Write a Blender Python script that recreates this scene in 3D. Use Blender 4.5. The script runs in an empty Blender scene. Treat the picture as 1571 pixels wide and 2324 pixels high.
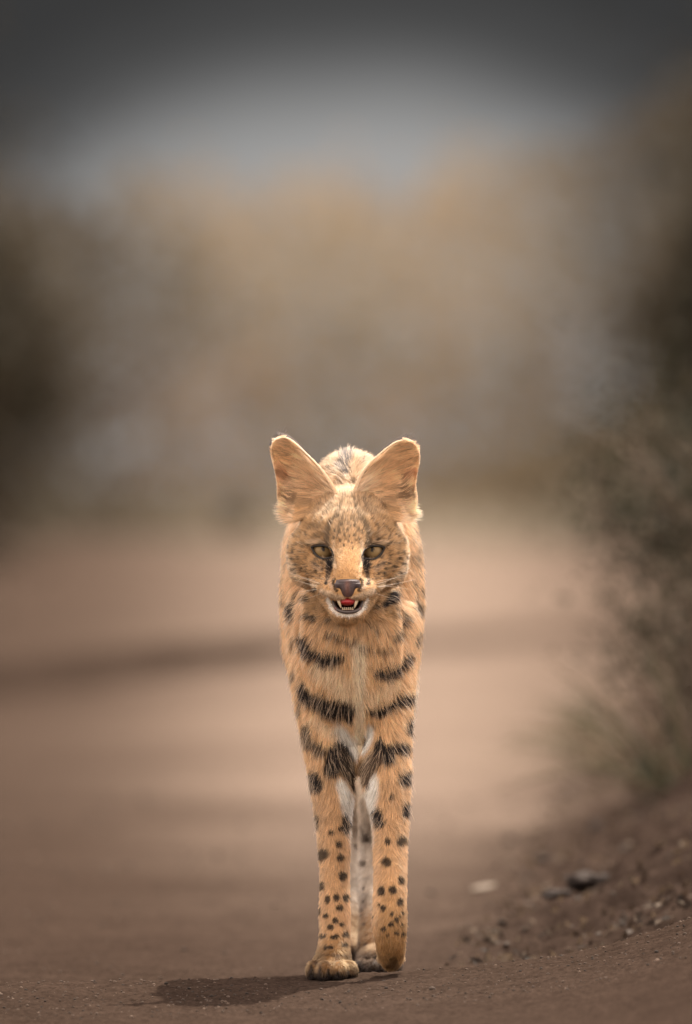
import bpy, bmesh, math, random
import numpy as np
from mathutils import Vector
from mathutils.bvhtree import BVHTree
random.seed(7)
rng = np.random.default_rng(11)
R = math.radians
S = 0.000508            # metres per photo unit (photo = 1571 x 2324 units) at the cat's plane
D = 14.0                # camera distance to the plane y = 0
CZ = 0.540              # camera height
sc = bpy.context.scene

# ------------------------------------------------------------------ camera, sky, sun, exposure
cam = bpy.data.cameras.new('camera'); camo = bpy.data.objects.new('camera', cam)
sc.collection.objects.link(camo); sc.camera = camo
camo.location = (0, -D, CZ); camo.rotation_euler = (R(90), 0, 0)
cam.sensor_width = 36; cam.lens = 426.8; cam.clip_start = 0.1; cam.clip_end = 4000
cam.dof.use_dof = True; cam.dof.focus_distance = 13.88; cam.dof.aperture_fstop = 5.4

SUN_OFF = (-0.29, -0.46)                       # where a shadow falls per metre of height
sun_el = math.atan(1/math.hypot(*SUN_OFF)); sun_rot = math.atan2(-SUN_OFF[0], -SUN_OFF[1])
sl = bpy.data.lights.new('sun', 'SUN'); sl.energy = 3.6; sl.angle = R(0.5); sl.color = (1, .88, .73)
so = bpy.data.objects.new('sun', sl); sc.collection.objects.link(so)
so.rotation_euler = Vector((SUN_OFF[0], SUN_OFF[1], -1)).to_track_quat('-Z', 'Y').to_euler(); so.location = (3, 2, 6)

world = bpy.data.worlds.new('World'); sc.world = world; world.use_nodes = True
nt = world.node_tree; N = nt.nodes; L = nt.links; N.clear()
def nd(tree, t, **kw):
    n = tree.nodes.new(t)
    for k, v in kw.items():
        if k.startswith('i_'):
            key = k[2:]; key = int(key) if key.isdigit() else key
            n.inputs[key].default_value = v
        else: setattr(n, k, v)
    return n
wo = nd(nt, 'ShaderNodeOutputWorld'); bg = nd(nt, 'ShaderNodeBackground'); bg.inputs['Strength'].default_value = 0.15
sky = nd(nt, 'ShaderNodeTexSky', sky_type='NISHITA', sun_disc=False, sun_elevation=sun_el, sun_rotation=sun_rot,
         air_density=1.0, dust_density=2.5, ozone_density=1.0)
tc = nd(nt, 'ShaderNodeTexCoord'); sep = nd(nt, 'ShaderNodeSeparateXYZ'); L.new(tc.outputs['Generated'], sep.inputs[0])
# added cloud bank ahead, pale foot, dark top as painted vignette; open sky above
ramp = nd(nt, 'ShaderNodeValToRGB'); mr = nd(nt, 'ShaderNodeMapRange', i_1=0.0, i_2=0.06); mr.clamp = True
rad = nd(nt, 'ShaderNodeMath', operation='DIVIDE'); L.new(sep.outputs['X'], rad.inputs[0]); L.new(sep.outputs['Y'], rad.inputs[1])
sq = nd(nt, 'ShaderNodeMath', operation='MULTIPLY'); L.new(rad.outputs[0], sq.inputs[0]); L.new(rad.outputs[0], sq.inputs[1])
sq2 = nd(nt, 'ShaderNodeMath', operation='MULTIPLY', i_1=13.0); L.new(sq.outputs[0], sq2.inputs[0])
sqm = nd(nt, 'ShaderNodeMath', operation='MINIMUM', i_1=0.018); L.new(sq2.outputs[0], sqm.inputs[0])  # sky colour darkened to both sides, a vignette falloff painted in
cn = nd(nt, 'ShaderNodeTexNoise'); cn.inputs['Scale'].default_value = 22; cn.inputs['Detail'].default_value = 3
cnm = nd(nt, 'ShaderNodeMapping'); cnm.inputs['Scale'].default_value = (1, 1, 2.5)
L.new(tc.outputs['Generated'], cnm.inputs[0]); L.new(cnm.outputs[0], cn.inputs['Vector'])
cns = nd(nt, 'ShaderNodeMath', operation='MULTIPLY_ADD', i_1=0.008, i_2=-0.004); L.new(cn.outputs['Fac'], cns.inputs[0])
ad = nd(nt, 'ShaderNodeMath', operation='ADD'); L.new(sep.outputs['Z'], ad.inputs[0]); L.new(sqm.outputs[0], ad.inputs[1])
ad2 = nd(nt, 'ShaderNodeMath', operation='ADD'); L.new(ad.outputs[0], ad2.inputs[0]); L.new(cns.outputs[0], ad2.inputs[1])
L.new(ad2.outputs[0], mr.inputs[0]); L.new(mr.outputs[0], ramp.inputs[0])
CB = 1.0 / 0.15
def g(v, t=(1, 1, 1)): return (v*CB*t[0], v*CB*t[1], v*CB*t[2], 1)
SKY_STOPS = [(0.0, .154, (1, .99, .97)), (0.47, .145, (1, .99, .97)), (0.54, .105, (1, 1, .99)), (0.60, .060, (1, 1, 1)), (0.67, .028, (1, 1, 1)), (0.80, .016, (1, 1, 1.01))]
el = ramp.color_ramp.elements
while len(el) < len(SKY_STOPS): el.new(0.5)
for e, (p, v, t) in zip(el, SKY_STOPS): e.position = p; e.color = g(v, t)
mixf = nd(nt, 'ShaderNodeMapRange', i_1=0.10, i_2=0.30); L.new(sep.outputs['Z'], mixf.inputs[0]); mixf.interpolation_type = 'SMOOTHSTEP'
sidef = nd(nt, 'ShaderNodeMapRange', i_1=0.55, i_2=-0.25); L.new(sep.outputs['Y'], sidef.inputs[0]); sidef.interpolation_type = 'SMOOTHSTEP'  # bank left out behind the camera so added bright sky lights the cat's front
mxf = nd(nt, 'ShaderNodeMath', operation='MAXIMUM'); L.new(mixf.outputs[0], mxf.inputs[0]); L.new(sidef.outputs[0], mxf.inputs[1])
mx = nd(nt, 'ShaderNodeMix', data_type='RGBA'); L.new(mxf.outputs[0], mx.inputs[0]); L.new(ramp.outputs[0], mx.inputs[6])
# open sky: part blue, part added milky glow that lights the cat's front
hz = nd(nt, 'ShaderNodeMix', data_type='RGBA', i_0=0.75, i_7=(8.3, 6.8, 5.5, 1)); L.new(sky.outputs[0], hz.inputs[6])
L.new(hz.outputs[2], mx.inputs[7]); L.new(mx.outputs[2], bg.inputs['Color']); L.new(bg.outputs[0], wo.inputs[0])

sc.view_settings.view_transform = 'Standard'; sc.view_settings.look = 'None'
sc.view_settings.gamma = 1; sc.view_settings.exposure = 1.38
sc.render.engine = 'CYCLES'; cy = sc.cycles
cy.use_denoising = True; cy.max_bounces = 10; cy.diffuse_bounces = 3; cy.glossy_bounces = 3
cy.transmission_bounces = 8; cy.transparent_max_bounces = 8; cy.sample_clamp_indirect = 6
try: sc.cycles_curves.shape = 'RIBBONS'
except Exception: pass

# ------------------------------------------------------------------ helpers
def PW(px, py, y):
    """point of the place seen at photo unit (px, py) when it stands at depth y"""
    k = S*(D+y)/D
    return np.array([(px-785.5)*k, y, CZ+(1162-py)*k])
def toP(p):
    k = S*(D+p[..., 1])/D
    return p[..., 0]/k+785.5, 1162-(p[..., 2]-CZ)/k
def A(u, v): return 590.3+u/3.845, 953.5+v/3.845       # landmarks of the head
def B(u, v): return 590.3+u/3.845, 1362.1+v/3.845      # of the chest
def C_(u, v): return 624.3+u/4.194, 1787.8+v/4.194     # of the legs
def sm(a, b, x):
    t = np.clip((x-a)/(b-a), 0, 1); return t*t*(3-2*t)
def _h(i, j, k, s):
    n = (i*73856093) ^ (j*19349663) ^ (k*83492791) ^ (s*2654435 + 977)
    n = (n ^ (n >> 13))*1274126177 & 0x7fffffff
    n = (n ^ (n >> 15))*2246822519 & 0x7fffffff
    return (n % 100003)/50001.5-1
def vn(p, scale, seed=0):
    q = np.asarray(p, float)*scale; f = np.floor(q).astype(np.int64); t = q-f; t = t*t*(3-2*t); o = 0
    for a in (0, 1):
        for b in (0, 1):
            for c in (0, 1):
                w = (t[..., 0] if a else 1-t[..., 0])*(t[..., 1] if b else 1-t[..., 1])*(t[..., 2] if c else 1-t[..., 2])
                o = o+w*_h(f[..., 0]+a, f[..., 1]+b, f[..., 2]+c, seed)
    return o
def lerp(a, b, w): return a*(1-w[..., None])+np.asarray(b)*w[..., None]
def unit(v): return v/np.maximum(np.linalg.norm(v, axis=-1, keepdims=True), 1e-9)

def mesh_obj(name, V, F, mat=None, parent=None, smooth=True, col=None):
    me = bpy.data.meshes.new(name)
    V = np.asarray(V, np.float32)
    if isinstance(F, np.ndarray):
        k = F.shape[1]
        me.vertices.add(len(V)); me.vertices.foreach_set('co', V.ravel())
        me.loops.add(F.size); me.loops.foreach_set('vertex_index', F.ravel().astype(np.int32))
        me.polygons.add(len(F)); me.polygons.foreach_set('loop_start', np.arange(len(F), dtype=np.int32)*k)
        me.update(calc_edges=True)
    else:
        me.from_pydata([tuple(map(float, v)) for v in V], [], F)
    if smooth: me.polygons.foreach_set('use_smooth', np.ones(len(me.polygons), bool))
    if col is not None:
        ca = me.attributes.new('col', 'FLOAT_COLOR', 'POINT')
        c4 = np.ones((len(V), 4), np.float32); c4[:, :3] = col; ca.data.foreach_set('color', c4.ravel())
    me.validate(); me.update()
    if mat: me.materials.append(mat)
    o = bpy.data.objects.new(name, me); sc.collection.objects.link(o)
    if parent: o.parent = parent
    return o
def tag(o, label=None, cat=None, group=None, kind=None):
    if label: o['label'] = label
    if cat: o['category'] = cat
    if group: o['group'] = group
    if kind: o['kind'] = kind
    return o
def empty(name, loc=(0, 0, 0)):
    o = bpy.data.objects.new(name, None); sc.collection.objects.link(o); o.location = loc; o.empty_display_size = .1
    return o
def newmat(name):
    m = bpy.data.materials.new(name); m.use_nodes = True; m.node_tree.nodes.clear()
    return m, m.node_tree
def matte(name, color, rough=.8, noise=None, attr=False, spec=.3, trans=0, bump=0, sss=0):
    m, t = newmat(name); o = nd(t, 'ShaderNodeOutputMaterial'); p = nd(t, 'ShaderNodeBsdfPrincipled')
    p.inputs['Roughness'].default_value = rough; p.inputs['Specular IOR Level'].default_value = spec
    src = None
    if attr:
        a = nd(t, 'ShaderNodeAttribute', attribute_name='col'); src = a.outputs['Color']
    else: p.inputs['Base Color'].default_value = (*color, 1)
    if noise:
        n = nd(t, 'ShaderNodeTexNoise'); n.inputs['Scale'].default_value = noise[0]; n.inputs['Detail'].default_value = 5
        tcn = nd(t, 'ShaderNodeTexCoord'); t.links.new(tcn.outputs['Object'], n.inputs['Vector'])
        m2 = nd(t, 'ShaderNodeMix', data_type='RGBA', blend_type='MULTIPLY', i_0=1.0)
        mr_ = nd(t, 'ShaderNodeMapRange', i_1=.25, i_2=.75, i_3=1-noise[1], i_4=1+noise[1]); t.links.new(n.outputs['Fac'], mr_.inputs[0])
        if src is None: m2.inputs[6].default_value = (*color, 1)
        else: t.links.new(src, m2.inputs[6])
        t.links.new(mr_.outputs[0], m2.inputs[7]); src = m2.outputs[2]
        if bump:
            b = nd(t, 'ShaderNodeBump', i_0=bump); b.inputs['Distance'].default_value = .002
            t.links.new(n.outputs['Fac'], b.inputs['Height']); t.links.new(b.outputs[0], p.inputs['Normal'])
    if src is not None: t.links.new(src, p.inputs['Base Color'])
    if sss:
        p.inputs['Subsurface Weight'].default_value = sss; p.inputs['Subsurface Radius'].default_value = (1, .4, .2); p.inputs['Subsurface Scale'].default_value = .004
    out = p.outputs[0]
    if trans:
        tr = nd(t, 'ShaderNodeBsdfTranslucent'); mxs = nd(t, 'ShaderNodeMixShader', i_0=trans)
        if src is not None: t.links.new(src, tr.inputs[0])
        else: tr.inputs[0].default_value = (*color, 1)
        t.links.new(p.outputs[0], mxs.inputs[1]); t.links.new(tr.outputs[0], mxs.inputs[2]); out = mxs.outputs[0]
    t.links.new(out, o.inputs[0])
    return m
def tube(path, rad, seg=6):
    path = np.asarray(path, float); rad = np.broadcast_to(np.asarray(rad, float), (len(path),))
    T = unit(np.gradient(path, axis=0)); V = []; F = []
    up = np.array([0, 0, 1.]) if abs(T[0][2]) < .9 else np.array([0, 1., 0])
    for i, (p, t_) in enumerate(zip(path, T)):
        a = np.cross(t_, up); a /= max(np.linalg.norm(a), 1e-9); b = np.cross(t_, a)
        for j in range(seg):
            an = 2*math.pi*j/seg; V.append(p+rad[i]*(a*math.cos(an)+b*math.sin(an)))
    n = len(path)
    for i in range(n-1):
        for j in range(seg):
            F.append((i*seg+j, i*seg+(j+1) % seg, (i+1)*seg+(j+1) % seg, (i+1)*seg+j))
    F.append(tuple(range(seg))[::-1]); F.append(tuple((n-1)*seg+j for j in range(seg)))
    return V, F
def smooth_path(pts, n):
    pts = np.asarray(pts, float); k = len(pts); t = np.linspace(0, k-1, n); out = []
    for x in t:
        i = min(int(x), k-2); u = x-i
        p0 = pts[max(i-1, 0)]; p1 = pts[i]; p2 = pts[i+1]; p3 = pts[min(i+2, k-1)]
        out.append(.5*((2*p1)+(-p0+p2)*u+(2*p0-5*p1+4*p2-p3)*u*u+(-p0+3*p1-3*p2+p3)*u**3))
    return np.array(out)

# ------------------------------------------------------------------ terrain
CREST = np.array([(-3, -.01), (-.3, -.004), (-.1, .0), (.065, .009), (.165, .017), (.256, .030), (.306, .041), (.356, .057), (.40, .073), (.6, .13), (1.0, .2), (2, .3), (6, .34)])
def rut(x, p): return np.interp(x, [-6, -3, -1.06, -.24, .93, 3, 8], [7, 11, 20, 30, 37, 43, 52])+.9*vn(p*np.array([1, 0, 0]), 1.1, 5)+.35*vn(p*np.array([1, 0, 0]), 5, 15)
def height(x, y):
    x = np.asarray(x, float); y = np.asarray(y, float)
    p = np.stack([x, y, np.zeros_like(x)], -1)
    crest = np.interp(x, CREST[:, 0], CREST[:, 1])
    near = crest+.032*np.minimum(y+.02, 0)*np.exp(np.minimum(y, 0)/6)*1.0
    near = np.maximum(near, crest-.35)
    # behind the crest
    x0 = .20+.035*np.clip(y-4, -6, 40)
    bank = np.clip(x-x0, 0, 6); bank = .46*bank*bank/(bank+.25)
    bank = bank*sm(.3, 2.5, y)+crest*.35*(1-sm(.3, 2.5, y))
    xl = -.9-.03*np.clip(y, 0, 60)
    lb = np.clip(xl-x, 0, 6); bank = bank+.12*lb*lb/(lb+.8)*sm(0, 4, y)
    far = bank+.38*sm(40, 78, y)+.9*sm(90, 600, y)
    # low eroded step across the track
    yc = rut(x, p); far = far+(.085-.030*np.clip(x, -1, 1))*sm(-.07, .07, y-yc)*(1-sm(.5, 6, y-yc))
    far = far-.020*sm(.02, .12, y)*(1-sm(.6, 3.5, y))*(1-sm(.3, .5, x))
    b = sm(-.02, .35, y)
    h = near*(1-b)+far*b
    # roughness
    d = np.abs(y)
    h = h+.006*vn(p, 1.7, 1)*sm(.3, 3, y)
    rough = .3+1.0*sm(-.05, .5, x-x0)*sm(.2, 1, y)
    h = h+.0020*vn(p, 30, 2)*np.exp(-d/8)*(.6+rough)*(.4+.6*sm(0, .5, np.abs(y)))
    h = h+.0015*vn(p, 95, 3)*np.exp(-d/4)*(.8+rough)+.0011*vn(p, 210, 4)*np.exp(-d/2)
    cl = vn(p, 9, 6); h = h+.055*np.clip(cl-.05, 0, 1)*sm(0, .3, x-x0)*sm(.4, 1.5, y)*np.exp(-d/25)
    cl2 = vn(p, 22, 16); h = h+.034*np.clip(cl2-.0, 0, 1)*sm(-.1, .2, x-x0)*sm(.3, 1.2, y)*np.exp(-d/25)
    return h
def ground_at(px, py):
    """where the ray through a photo unit meets the ground"""
    ys = np.concatenate([np.arange(-.6, 3, .01), np.arange(3, 60, .1), np.arange(60, 200, .5)])
    k = S*(D+ys)/D; xs = (px-785.5)*k; zs = CZ+(1162-py)*k
    below = np.nonzero(zs < height(xs, ys))[0]
    i = below[0] if len(below) else len(ys)-1
    return np.array([xs[i], ys[i], float(height(xs[i], ys[i]))])
def graded(stops):
    out = []
    for (a, b, s0, s1) in stops:
        x = a
        while x < b-1e-6:
            out.append(x); f = (x-a)/(b-a); x += s0+(s1-s0)*f
    return np.array(out)
half = graded([(0, .55, .0045, .0045), (.55, 1.5, .006, .04), (1.5, 8, .05, .6), (8, 60, .8, 8), (60, 700, 10, 100)])
gx = np.concatenate([-half[:0:-1], half, [700]]); gx = np.sort(np.concatenate([gx]))
gy = np.concatenate([graded([(-80, -8, 12, 2), (-8, -1, 1, .05), (-1, -.5, .03, .006), (-.5, .35, .0048, .0048), (.35, 3, .006, .025), (3, 12, .03, .08), (12, 20, .1, .12), (20, 42, .06, .08), (42, 60, .1, .35), (60, 120, .5, 3), (120, 1500, 5, 150)]), [1500]])
GX, GY = np.meshgrid(gx, gy); GZ = height(GX, GY)
nx, ny = len(gx), len(gy); idx = np.arange(nx*ny).reshape(ny, nx)
GF = np.stack([idx[:-1, :-1], idx[:-1, 1:], idx[1:, 1:], idx[1:, :-1]], -1).reshape(-1, 4)
m, t = newmat('dusty_earth'); o_ = nd(t, 'ShaderNodeOutputMaterial'); p_ = nd(t, 'ShaderNodeBsdfPrincipled')
p_.inputs['Roughness'].default_value = .95; p_.inputs['Specular IOR Level'].default_value = 0
at = nd(t, 'ShaderNodeAttribute', attribute_name='col'); geo = nd(t, 'ShaderNodeNewGeometry')
n1 = nd(t, 'ShaderNodeTexNoise'); n1.inputs['Scale'].default_value = 160; n1.inputs['Detail'].default_value = 8; n1.inputs['Roughness'].default_value = .7
n2 = nd(t, 'ShaderNodeTexNoise'); n2.inputs['Scale'].default_value = 24; n2.inputs['Detail'].default_value = 6
for n_ in (n1, n2): t.links.new(geo.outputs['Position'], n_.inputs['Vector'])
r1 = nd(t, 'ShaderNodeMapRange', i_1=.3, i_2=.7, i_3=.45, i_4=1.55); t.links.new(n1.outputs['Fac'], r1.inputs[0])
r2 = nd(t, 'ShaderNodeMapRange', i_1=.3, i_2=.7, i_3=.86, i_4=1.14); t.links.new(n2.outputs['Fac'], r2.inputs[0])
mu = nd(t, 'ShaderNodeMath', operation='MULTIPLY'); t.links.new(r1.outputs[0], mu.inputs[0]); t.links.new(r2.outputs[0], mu.inputs[1])
mm = nd(t, 'ShaderNodeMix', data_type='RGBA', blend_type='MULTIPLY', i_0=1.0); t.links.new(at.outputs['Color'], mm.inputs[6]); t.links.new(mu.outputs[0], mm.inputs[7])
t.links.new(mm.outputs[2], p_.inputs['Base Color'])
bp = nd(t, 'ShaderNodeBump', i_0=.8); bp.inputs['Distance'].default_value = .003; t.links.new(n1.outputs['Fac'], bp.inputs['Height']); t.links.new(bp.outputs[0], p_.inputs['Normal'])
t.links.new(p_.outputs[0], o_.inputs[0]); EARTH = m
gp = np.stack([GX, GY, GZ], -1).reshape(-1, 3)
gp2 = gp*np.array([1, 1, 0])
x0g = .20+.035*np.clip(gp[:, 1]-4, -6, 40)
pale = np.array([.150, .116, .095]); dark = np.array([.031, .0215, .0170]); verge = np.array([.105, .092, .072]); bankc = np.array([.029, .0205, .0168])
track = np.exp(-(np.abs(gp[:, 0]-.05-.004*gp[:, 1]+.10*vn(gp2, 1.1, 12))/(.25+.0168*np.clip(gp[:, 1], 0, 70)))**2.4)  # sideways falloff for the vignette shade painted into the soil colour
near_vignette = sm(-4, -1.2, gp[:, 1])*(1-sm(-.8, 12, gp[:, 1]))  # foreground band where vignette shade is painted into the soil colour
vignette_tone = (1-.97*near_vignette)*(1-.90*(1-track)*sm(-4, -1, gp[:, 1]))*(.92+.08*vn(gp2, .7, 8))  # painted vignette tone: darker foreground and sides, with slight random variation
gc = dark[None]*(1-vignette_tone[:, None])+pale[None]*vignette_tone[:, None]
bw = sm(-.12, .35, gp[:, 0]-x0g+.12*vn(gp2, 3, 9))*sm(.1, 1.5, gp[:, 1])*(1-sm(18, 34, gp[:, 1]))
gc = gc*(1-bw[:, None])+bankc*bw[:, None]
lw = sm(.0, 1.2, (-.35-.022*gp[:, 1])-gp[:, 0])*(1-sm(45, 60, gp[:, 1]))*.55
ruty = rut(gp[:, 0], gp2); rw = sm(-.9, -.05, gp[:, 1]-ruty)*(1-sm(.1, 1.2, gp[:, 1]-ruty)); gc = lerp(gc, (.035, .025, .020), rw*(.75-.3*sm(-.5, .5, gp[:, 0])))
vw = sm(68, 84, gp[:, 1]); vcol = lerp(np.tile(verge, (len(gp), 1)), (.03, .025, .018), sm(.5, 2.2, np.abs(gp[:, 0]-.2))*.7); gc = gc*(1-vw[:, None])+vcol*vw[:, None]  # verge colour darkened toward both sides as painted vignette
gc = gc*(1+.07*vn(gp2, 4, 10)+.06*vn(gp2, 15, 11))[:, None]
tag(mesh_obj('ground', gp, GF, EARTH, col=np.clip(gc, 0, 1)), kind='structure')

# pebbles and grit
def blob(n=1, squash=.7, rough=.25, seed=0):
    bm = bmesh.new(); bmesh.ops.create_icosphere(bm, subdivisions=n, radius=1)
    V = np.array([v.co[:] for v in bm.verts]); F = [tuple(v.index for v in f.verts) for f in bm.faces]; bm.free()
    V = V*(1+rough*vn(V, 1.7, seed))[:, None]*np.array([1, 1, squash]); return V, F
GRIT = matte('grit', (.15, .10, .075), .95, attr=True)
def scatter_grit():
    Vs = []; Fs = []; cs = []; o = 0; protos = [blob(1, .7, .35, s) for s in range(5)]
    for i in range(8000):
        u = rng.random()
        if u < .5: y = rng.uniform(-.6, .4); x = rng.uniform(-.7, .8)
        else: y = rng.uniform(0, 1)**1.6*9; x = rng.uniform(-1, 1.4)*(1+y*.05)
        if u > .8: x = .3+.03*y+rng.random()*.8
        r = .0007+.0018*rng.random()**3*(1+y*.4); 
        if rng.random() < .015: r *= 2.2
        if abs(x) < .08 and -.1 < y < .1: continue
        V, F = protos[i % 5]; a = rng.random()*6.3; c, s = math.cos(a), math.sin(a)
        V = V@np.array([[c, s, 0], [-s, c, 0], [0, 0, 1]])*r+np.array([x, y, float(height(x, y))+r*.2])
        Vs.append(V); Fs.append(np.array(F)+o); o += len(V)
        k = rng.choice([.22, .6, 1.0, 1.5], p=[.3, .35, .25, .1]); cs.append(np.tile(np.array([.075, .054, .042])*k, (len(V), 1)))
    ob = mesh_obj('grit', np.concatenate(Vs), np.concatenate(Fs), GRIT, col=np.concatenate(cs)); tag(ob, 'fine grit and crumbs of earth on the track', 'grit', kind='stuff')
scatter_grit()

# ------------------------------------------------------------------ the serval: body
ells = []
def ell(c, r): ells.append((np.array(c, float), np.array(r, float)))
def chain(pts, n=10):
    pts = np.array(pts, float); q = smooth_path(pts, (len(pts)-1)*n+1)
    for p in q:
        rx, ry = p[3], p[4]; rz = p[5] if len(p) > 5 else min(rx, ry)
        ell(p[:3], (rx, ry, rz))
# torso along y: x, y, z, rx, ry(=length), rz
chain([(.006, -.035, .405, .045, .03, .075), (.006, .0, .425, .062, .03, .115), (.007, .06, .452, .0735, .03, .142), (.009, .13, .462, .0775, .03, .138),
       (.011, .25, .455, .075, .03, .125), (.012, .38, .452, .070, .03, .115), (.012, .50, .458, .071, .03, .118), (.012, .60, .455, .058, .03, .09), (.012, .66, .445, .035, .02, .055)])
ell((-.038, .05, .44), (.036, .06, .13)); ell((.052, .05, .44), (.036, .06, .13))     # shoulders
ell((.004, .11, .552), (.048, .08, .060))                                              # withers
# breast
chain([(.005, -.06, .445, .052, .04, .05), (.006, -.05, .39, .056, .035, .05), (.008, -.03, .34, .050, .035, .045), (.011, -.01, .30, .036, .03, .03)])
ell((.012, -.004, .268), (.020, .022, .030))
# neck
chain([(.003, -.075, .50, .050, .05, .05), (.004, -.03, .50, .057, .05, .062), (.006, .03, .50, .060, .05, .07)])
# standing foreleg (image left)
chain([(-.036, .02, .42, .032, .05), (-.031, .0, .345, .028, .042), (-.025, -.005, .29, .0255, .034), (-.0168, -.005, .24, .0245, .028), (-.0145, -.005, .19, .0195, .023),
       (-.0135, -.008, .15, .0175, .019), (-.0130, -.010, .115, .0165, .0175), (-.0130, -.014, .085, .0180, .0185), (-.0130, -.018, .060, .0180, .0175), (-.0140, -.026, .036, .0185, .0200), (-.0150, -.030, .022, .022, .026)])
for tx, ty, tr in ((-.036, -.052, .0098), (-.0235, -.066, .0112), (-.0085, -.067, .0112), (.0035, -.054, .0098)):
    ell((tx, ty, .0125), (tr, tr*1.45, .0125)); ell((tx*.7-.005, ty+.02, .018), (tr, .016, .013))
# lifted foreleg (image right)
chain([(.050, .02, .42, .032, .05), (.0475, -.0, .345, .0285, .042), (.0465, -.012, .29, .0265, .034), (.0462, -.028, .24, .0262, .028), (.0505, -.045, .19, .0200, .022),
       (.0508, -.060, .15, .0185, .019), (.0508, -.074, .115, .0185, .018), (.0500, -.084, .085, .0198, .018), (.0500, -.088, .067, .0200, .0175), (.0510, -.082, .049, .0178, .016), (.0518, -.066, .034, .0155, .014), (.0522, -.050, .023, .0105, .011)])
for tx in (.043, .049, .055, .060): ell((tx, -.035, .022+abs(tx-.052)*.5), (.006, .012, .006))
# hind leg planted behind, between the forelegs
chain([(.052, .46, .42, .034, .075), (.052, .40, .33, .033, .055), (.046, .37, .27, .028, .036), (.038, .42, .21, .021, .026), (.031, .475, .15, .0155, .019), (.030, .455, .10, .0145, .016), (.031, .425, .06, .0155, .016), (.033, .395, .024, .020, .020)])
chain([(.035, .40, .012, .024, .022), (.037, .35, .006, .025, .020)], 5)
for tx, ty in ((.018, .325), (.031, .312), (.045, .312), (.057, .325)): ell((tx, ty, .003), (.0095, .014, .010))
# other hind leg stepping off behind
chain([(-.034, .50, .42, .034, .075), (-.030, .46, .33, .032, .05), (-.018, .46, .26, .026, .034), (.000, .53, .21, .019, .024), (.006, .61, .16, .0155, .018), (.004, .60, .11, .0140, .015), (.002, .58, .07, .0150, .015), (.0, .55, .032, .018, .018)])
chain([(-.001, .545, .024, .020, .02), (-.002, .51, .014, .022, .018)], 5)
# tail
chain([(.012, .66, .50, .022, .022), (.014, .73, .47, .017, .017), (.02, .77, .40, .015, .015), (.024, .77, .33, .014, .014), (.024, .76, .27, .012, .012)])
# head
def HP(u, v, y, rx, ry, rz): ell(PW(*A(u, v), y), (rx, ry, rz))
HX = 766
def hchain(pts, n=8):
    chain([(*PW(*A(u, v), y), a, b, c) for (u, v, y, a, b, c) in pts], n)
HP(HX, 1010, -.098, .059, .058, .046)                # skull
HP(HX, 1110, -.095, .061, .052, .045)
HP(HX, 900, -.093, .050, .045, .040)
for s in (-1, 1):
    HP(HX+s*330, 1160, -.098, .026, .036, .034)     # cheek bones
    HP(HX+s*290, 1280, -.098, .030, .036, .026)     # cheeks
    hchain([(HX+s*150, 1035, -.133, .018, .018, .012), (HX+s*240, 1048, -.127, .018, .018, .012), (HX+s*320, 1100, -.112, .014, .016, .010)])  # brow
    HP(HX+s*215, 1150, -.112, .036, .030, .030); hchain([(HX+s*235, 1250, -.122, .024, .022, .020), (HX+s*130, 1330, -.145, .019, .022, .018)])   # under the eye
    hchain([(HX+s*205, 1420, -.135, .016, .03, .010), (HX+s*100, 1478, -.184, .0180, .019, .0125), (HX+s*60, 1500, -.191, .0150, .015, .0115)])   # muzzle pads
    hchain([(HX+s*180, 1500, -.12, .012, .02, .009), (HX+s*110, 1635, -.160, .010, .014, .0085), (HX+s*70, 1692, -.183, .010, .010, .0070), (HX, 1702, -.187, .010, .010, .0070)])  # jaw
HP(HX, 1640, -.130, .022, .04, .018)                # throat under jaw
hchain([(HX, 940, -.134, .034, .022, .022), (HX, 1060, -.150, .025, .02, .02), (HX, 1160, -.162, .0190, .018, .018), (HX, 1260, -.178, .0175, .016, .016), (HX, 1340, -.189, .0165, .014, .014), (HX, 1400, -.195, .0155, .012, .012), (HX, 1450, -.193, .0140, .012, .012)])
hchain([(HX, 1300, -.13, .036, .035, .026), (HX, 1430, -.15, .030, .036, .018)])

bm = bmesh.new(); bmesh.ops.create_icosphere(bm, subdivisions=2, radius=1)
IV = np.array([v.co[:] for v in bm.verts]); IF = np.array([[v.index for v in f.verts] for f in bm.faces]); bm.free()
V = np.concatenate([IV*r+c for c, r in ells]); F = np.concatenate([IF+i*len(IV) for i in range(len(ells))])
tmp = mesh_obj('body', V, F)
md = tmp.modifiers.new('r', 'REMESH'); md.mode = 'VOXEL'; md.voxel_size = .0021
bpy.context.view_layer.update(); dg = bpy.context.evaluated_depsgraph_get()
ev = tmp.evaluated_get(dg).to_mesh()
BV = np.empty(len(ev.vertices)*3, np.float32); ev.vertices.foreach_get('co', BV); BV = BV.reshape(-1, 3).astype(float)
BF = np.array([p.vertices[:] for p in ev.polygons if len(p.vertices) == 4])
tri = np.array([p.vertices[:] for p in ev.polygons if len(p.vertices) == 3]); print('body', len(BV), len(BF), len(tri))
E = np.empty(len(ev.edges)*2, np.int32); ev.edges.foreach_get('vertices', E); E = E.reshape(-1, 2)
bpy.data.objects.remove(tmp)
deg = np.bincount(E.ravel(), minlength=len(BV)).astype(float)[:, None]
def lap(V, it, w=.5, mask=None):
    for _ in range(it):
        acc = np.zeros_like(V)
        for c in range(3): acc[:, c] = np.bincount(E[:, 0], V[E[:, 1], c], len(V))+np.bincount(E[:, 1], V[E[:, 0], c], len(V))
        d = acc/deg-V
        V = V+w*d*(1 if mask is None else mask[:, None])
    return V
hw = sm(.0, -.1, BV[:, 1])*sm(.38, .42, BV[:, 2]); paw = sm(.05, .03, BV[:, 2])
BV = lap(BV, 22, .5, 1-np.maximum(.5*hw, .72*paw))
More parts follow.
